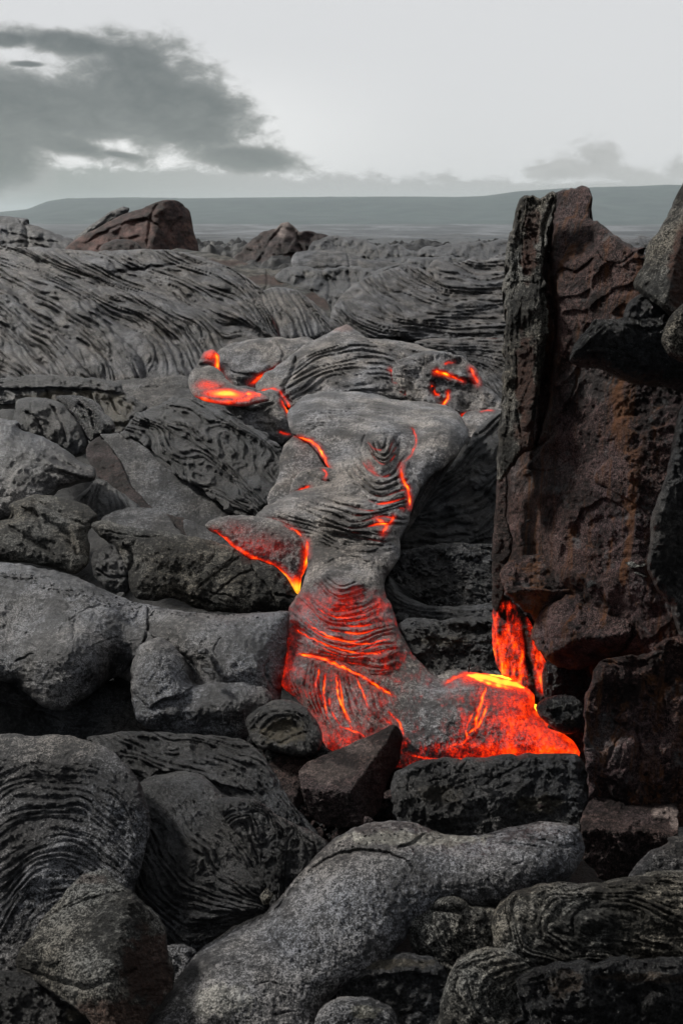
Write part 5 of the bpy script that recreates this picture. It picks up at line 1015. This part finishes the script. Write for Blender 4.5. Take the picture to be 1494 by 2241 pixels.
lobe('broad red-brown block with a whitish crusted top at the lower right', [(1274, 1800), (1280, 1770), (1300, 1735), (1340, 1710), (1372, 1712), (1400, 1745), (1430, 1752), (1470, 1750), (1484, 1775), (1480, 1830), (1476, 1880), (1440, 1900), (1400, 1925), (1340, 1935), (1290, 1900), (1276, 1860)],
     name='rock_block', cat='rock block', mat='red', d=(2.5, 2.35), b=.6, soft=5, facets=[((1290, 1740, 2.62), (1470, 1750, 2.60), (1380, 1820, 2.36)), ((1280, 1826, 2.36), (1480, 1826, 2.36), (1380, 1930, 2.33))], lump=(12, 34), plates=(14, 50, 3), jit=3, seed=117, th=80, fine=2.0, tints=[(1455, 1778, 34, 16, .9), (1475, 1800, 14, 16, .8)], cracks=[([(1345, 1735), (1355, 1775), (1400, 1800)], 3, 8)])
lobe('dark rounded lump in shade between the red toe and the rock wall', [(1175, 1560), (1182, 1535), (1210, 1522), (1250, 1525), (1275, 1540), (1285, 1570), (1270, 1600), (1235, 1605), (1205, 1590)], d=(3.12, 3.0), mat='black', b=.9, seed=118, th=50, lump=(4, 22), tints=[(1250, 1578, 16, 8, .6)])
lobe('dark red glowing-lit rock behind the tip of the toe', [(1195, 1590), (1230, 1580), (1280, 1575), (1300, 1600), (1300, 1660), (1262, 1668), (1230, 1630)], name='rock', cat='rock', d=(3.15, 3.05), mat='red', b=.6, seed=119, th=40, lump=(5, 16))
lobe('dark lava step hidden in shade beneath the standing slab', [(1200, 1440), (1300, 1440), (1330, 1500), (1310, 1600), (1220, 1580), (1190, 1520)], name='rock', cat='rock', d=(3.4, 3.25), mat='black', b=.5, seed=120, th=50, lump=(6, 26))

# ------------------------------------------------------------------ loose stones
def stone_mesh(seed, mat, flat=1.0, n=16, sub=1, rough=0.16):
    rnd = random.Random(seed); bm = bmesh.new()
    for i in range(n):
        v = Vector((rnd.gauss(0, 1), rnd.gauss(0, 1), rnd.gauss(0, 1))).normalized()
        bm.verts.new((v.x * rnd.uniform(.75, 1.1), v.y * rnd.uniform(.7, 1), v.z * flat * rnd.uniform(.7, 1)))
    bmesh.ops.convex_hull(bm, input=bm.verts)
    bmesh.ops.delete(bm, geom=[v for v in bm.verts if not v.link_faces], context='VERTS')
    bmesh.ops.triangulate(bm, faces=bm.faces)
    bmesh.ops.bevel(bm, geom=list(bm.edges), offset=0.07, segments=1, affect='EDGES')
    for k in range(sub):
        bmesh.ops.triangulate(bm, faces=bm.faces); bmesh.ops.subdivide_edges(bm, edges=bm.edges, cuts=1, use_grid_fill=True)
    P = np.array([v.co for v in bm.verts]); n1 = fbm(P * 1.7 + seed, 3, seed % 17)
    for v, d in zip(bm.verts, n1): v.co *= 1 + rough * float(d)
    me = bpy.data.meshes.new('stone'); bm.to_mesh(me); bm.free(); me.materials.append(M[mat])
    STATS[0] += len(me.polygons)
    return me


def stone(x, y, w, label, mat='dark', flat=.6, Y=None, key=None, seed=0, group=None, asp=1.0, name='stone'):
    if Y is None: Y = Yat(key, x, y)
    me = stone_mesh(seed, mat, flat); o = bpy.data.objects.new(name, me); COL.objects.link(o)
    s = w / F * Y * 0.5 * 1.05; o.scale = (s, s * .8, s * asp); o.location = pt(x, y, Y); rnd = random.Random(seed)
    o.rotation_euler = (rnd.uniform(-.3, .3), rnd.uniform(-.4, .4), rnd.uniform(0, 3))
    o['label'] = label; o['category'] = 'stone'
    if group: o['group'] = group
    return o


def Yat(key, x, y):
    r = RELIEFS[key]; i = ((r['X'] - [x, y]) ** 2).sum(1).argmin()
    return float(r['t'][i] * (CP + SP * (CY - y) / F))


stone(582, 1962, 44, 'pale reddish stone where the dark fan of ropes meets the diagonal tube', 'ochre', Y=2.07, seed=5, asp=1.3, flat=.9)
stone(518, 1932, 26, 'small tan stone lying in the tangle of short curved ropes', 'red', Y=2.13, seed=6)
stone(690, 1838, 40, 'flat grey stone chip leaning on the upper end of the tangle of ropes', 'red', Y=2.33, seed=7, flat=.35, asp=1.6)
stone(572, 1835, 34, 'brown angular stone half buried in the tangle of ropes', 'red', Y=2.28, seed=8)
stone(600, 1812, 60, 'dark brown flat stone at the top of the tangle of ropes', 'red', Y=2.36, seed=9, flat=.5)
stone(805, 1800, 52, 'small dark red stone at the foot of the large broken block', 'red', Y=2.50, seed=10, flat=.6)
stone(860, 1745, 50, 'dark brown stone squeezed right of the large broken block', 'red', Y=2.62, seed=11, flat=.8)
stone(880, 1353, 60, 'black flat stone at the left end of the low dark ridge', 'black', Y=4.0, seed=12, flat=.45)
stone(1040, 1478, 90, 'broken reddish stone lit orange above the bright rim of the toe', 'red', Y=3.5, seed=13, flat=.7)
stone(920, 1225, 20, 'small pale pebble on the dark clinkery floor', 'grey', key='T2', seed=14)
stone(980, 1374, 18, 'small pale grey pebble on the broken dark shelf', 'grey', key='T4', seed=15)
stone(1044, 1382, 16, 'round grey pebble near the slab on the broken dark shelf', 'grey', key='T4', seed=16)
stone(1055, 1710, 44, 'dark chunk sitting on the lumpy mass under the toe', 'black', Y=2.58, seed=17)
stone(1180, 1765, 30, 'brownish chunk on the right part of the lumpy mass under the toe', 'red', Y=2.5, seed=18)
stone(446, 1425, 44, 'flat pale flake lying in the fold of the huge smooth lobe', 'grey', Y=3.32, seed=19, flat=.4)
stone(455, 1470, 50, 'second flat flake below the first in the fold of the huge smooth lobe', 'dark', Y=3.2, seed=20, flat=.4)
stone(1395, 1232, 66, 'long pale flake stuck on the slab face near the right edge', 'ochre', Y=3.0, seed=21, flat=.35, asp=.7)
stone(1296, 1277, 38, 'small grey flake stuck low on the slab face', 'dark', Y=3.14, seed=22, flat=.4)
stone(1155, 1140, 14, 'tiny pale chip on the left part of the slab face', 'grey', Y=3.38, seed=23)
stone(1405, 1258, 50, 'shorter pale flake just under the long one on the slab face', 'ochre', Y=2.98, seed=24, flat=.3, asp=.7)
stone(212, 1290, 36, 'dark rubble stone below the short broken-off block at the left', 'dark', Y=4.22, seed=25)
stone(262, 1305, 30, 'dark rubble stone right of the first under the broken-off block', 'dark', Y=4.15, seed=26)


def rubble(name, label, spots, mat, seed=1, parent=None):
    """many small broken stones, too many to count, joined"""
    rnd = random.Random(seed); V, T = [], []; base = []
    for k in range(5):
        me = stone_mesh(200 + k, mat, .65, n=11, sub=0); me.calc_loop_triangles()
        P = np.array([v.co for v in me.vertices]); t = np.array([l.vertices for l in me.loop_triangles]); base.append((P, t)); bpy.data.meshes.remove(me)
    n = 0
    for (key, poly, cnt, lo, hi) in spots:
        r = RELIEFS[key]; P2 = np.array(poly, float); mask = np.nonzero(inside(r['X'], P2))[0]
        Vv = r['V']
        for k in range(cnt):
            i = mask[rnd.randrange(len(mask))]; s = (lo + (hi - lo) * rnd.random() ** 2.2) / F * r['t'][i] * .5
            P, t = base[rnd.randrange(5)]; a, b_, c = (rnd.uniform(0, 6.28) for _ in range(3))
            ca, sa, cb, sb = math.cos(a), math.sin(a), math.cos(b_), math.sin(b_)
            Rm = np.array([[ca, -sa, 0], [sa, ca, 0], [0, 0, 1]]) @ np.array([[1, 0, 0], [0, cb, -sb], [0, sb, cb]])
            V.append((P * [1, rnd.uniform(.6, 1), rnd.uniform(.5, 1)]) @ Rm.T * s + Vv[i]); T.append(t + n); n += len(P)
    V = np.concatenate(V); T = np.concatenate(T)
    r = dict(V=V, Q=np.zeros((0, 4), int), T=T, mat=mat, tint=np.zeros(len(V)), flow=V * 8)
    STATS[0] += len(T)
    return make(name, r, label=label, cat=None, kind='stuff', smooth=False)


lobe('dark rubble-strewn hollow floor under the angular blocks', [(540, 1620), (620, 1600), (720, 1640), (800, 1700), (880, 1680), (900, 1760), (880, 1830), (760, 1850), (700, 1870), (620, 1840), (560, 1740)], name='lava_floor', cat='lava floor', d=(3.2, 2.6), mat='black', b=.3, rad=20, lump=(14, 26), fine=1.8, seed=95, th=50, key='T5')
rubble('lava_rubble', 'dark rubble lying between the angular blocks and the tangle of ropes', [('T5', [(560, 1640), (880, 1700), (890, 1800), (700, 1850), (600, 1800)], 260, 8, 40)], 'red', 4)
rubble('lava_rubble', 'loose clinkery rubble in the dark hollow beside the flow', [('T2', [(840, 1215), (1120, 1200), (1120, 1410), (900, 1390), (830, 1290)], 620, 6, 26), ('T4', [(880, 1360), (1110, 1360), (1110, 1480), (960, 1480)], 260, 6, 24)], 'dark', 3)
rubble('lava_flakes', 'small crust flakes and grit strewn over the smooth grey lobes', [('M3', [(0, 1240), (300, 1320), (640, 1340), (640, 1360), (300, 1345), (0, 1262)], 260, 3, 13), ('M3', [(20, 1260), (600, 1360), (600, 1500), (60, 1480)], 90, 2, 8),
       ('P1', [(640, 1930), (760, 1825), (900, 1805), (1240, 1810), (1240, 1840), (900, 1840), (760, 1860), (660, 1950)], 240, 3, 14), ('P1', [(450, 2100), (700, 1900), (1200, 1850), (1100, 1960), (700, 2130), (400, 2200)], 120, 2, 8),
       ('N1', [(0, 1620), (250, 1660), (300, 1900), (0, 2000)], 100, 2, 9)], 'dark', 9)
print('TRIS', STATS[0], 'TIME', time.time() - T0)
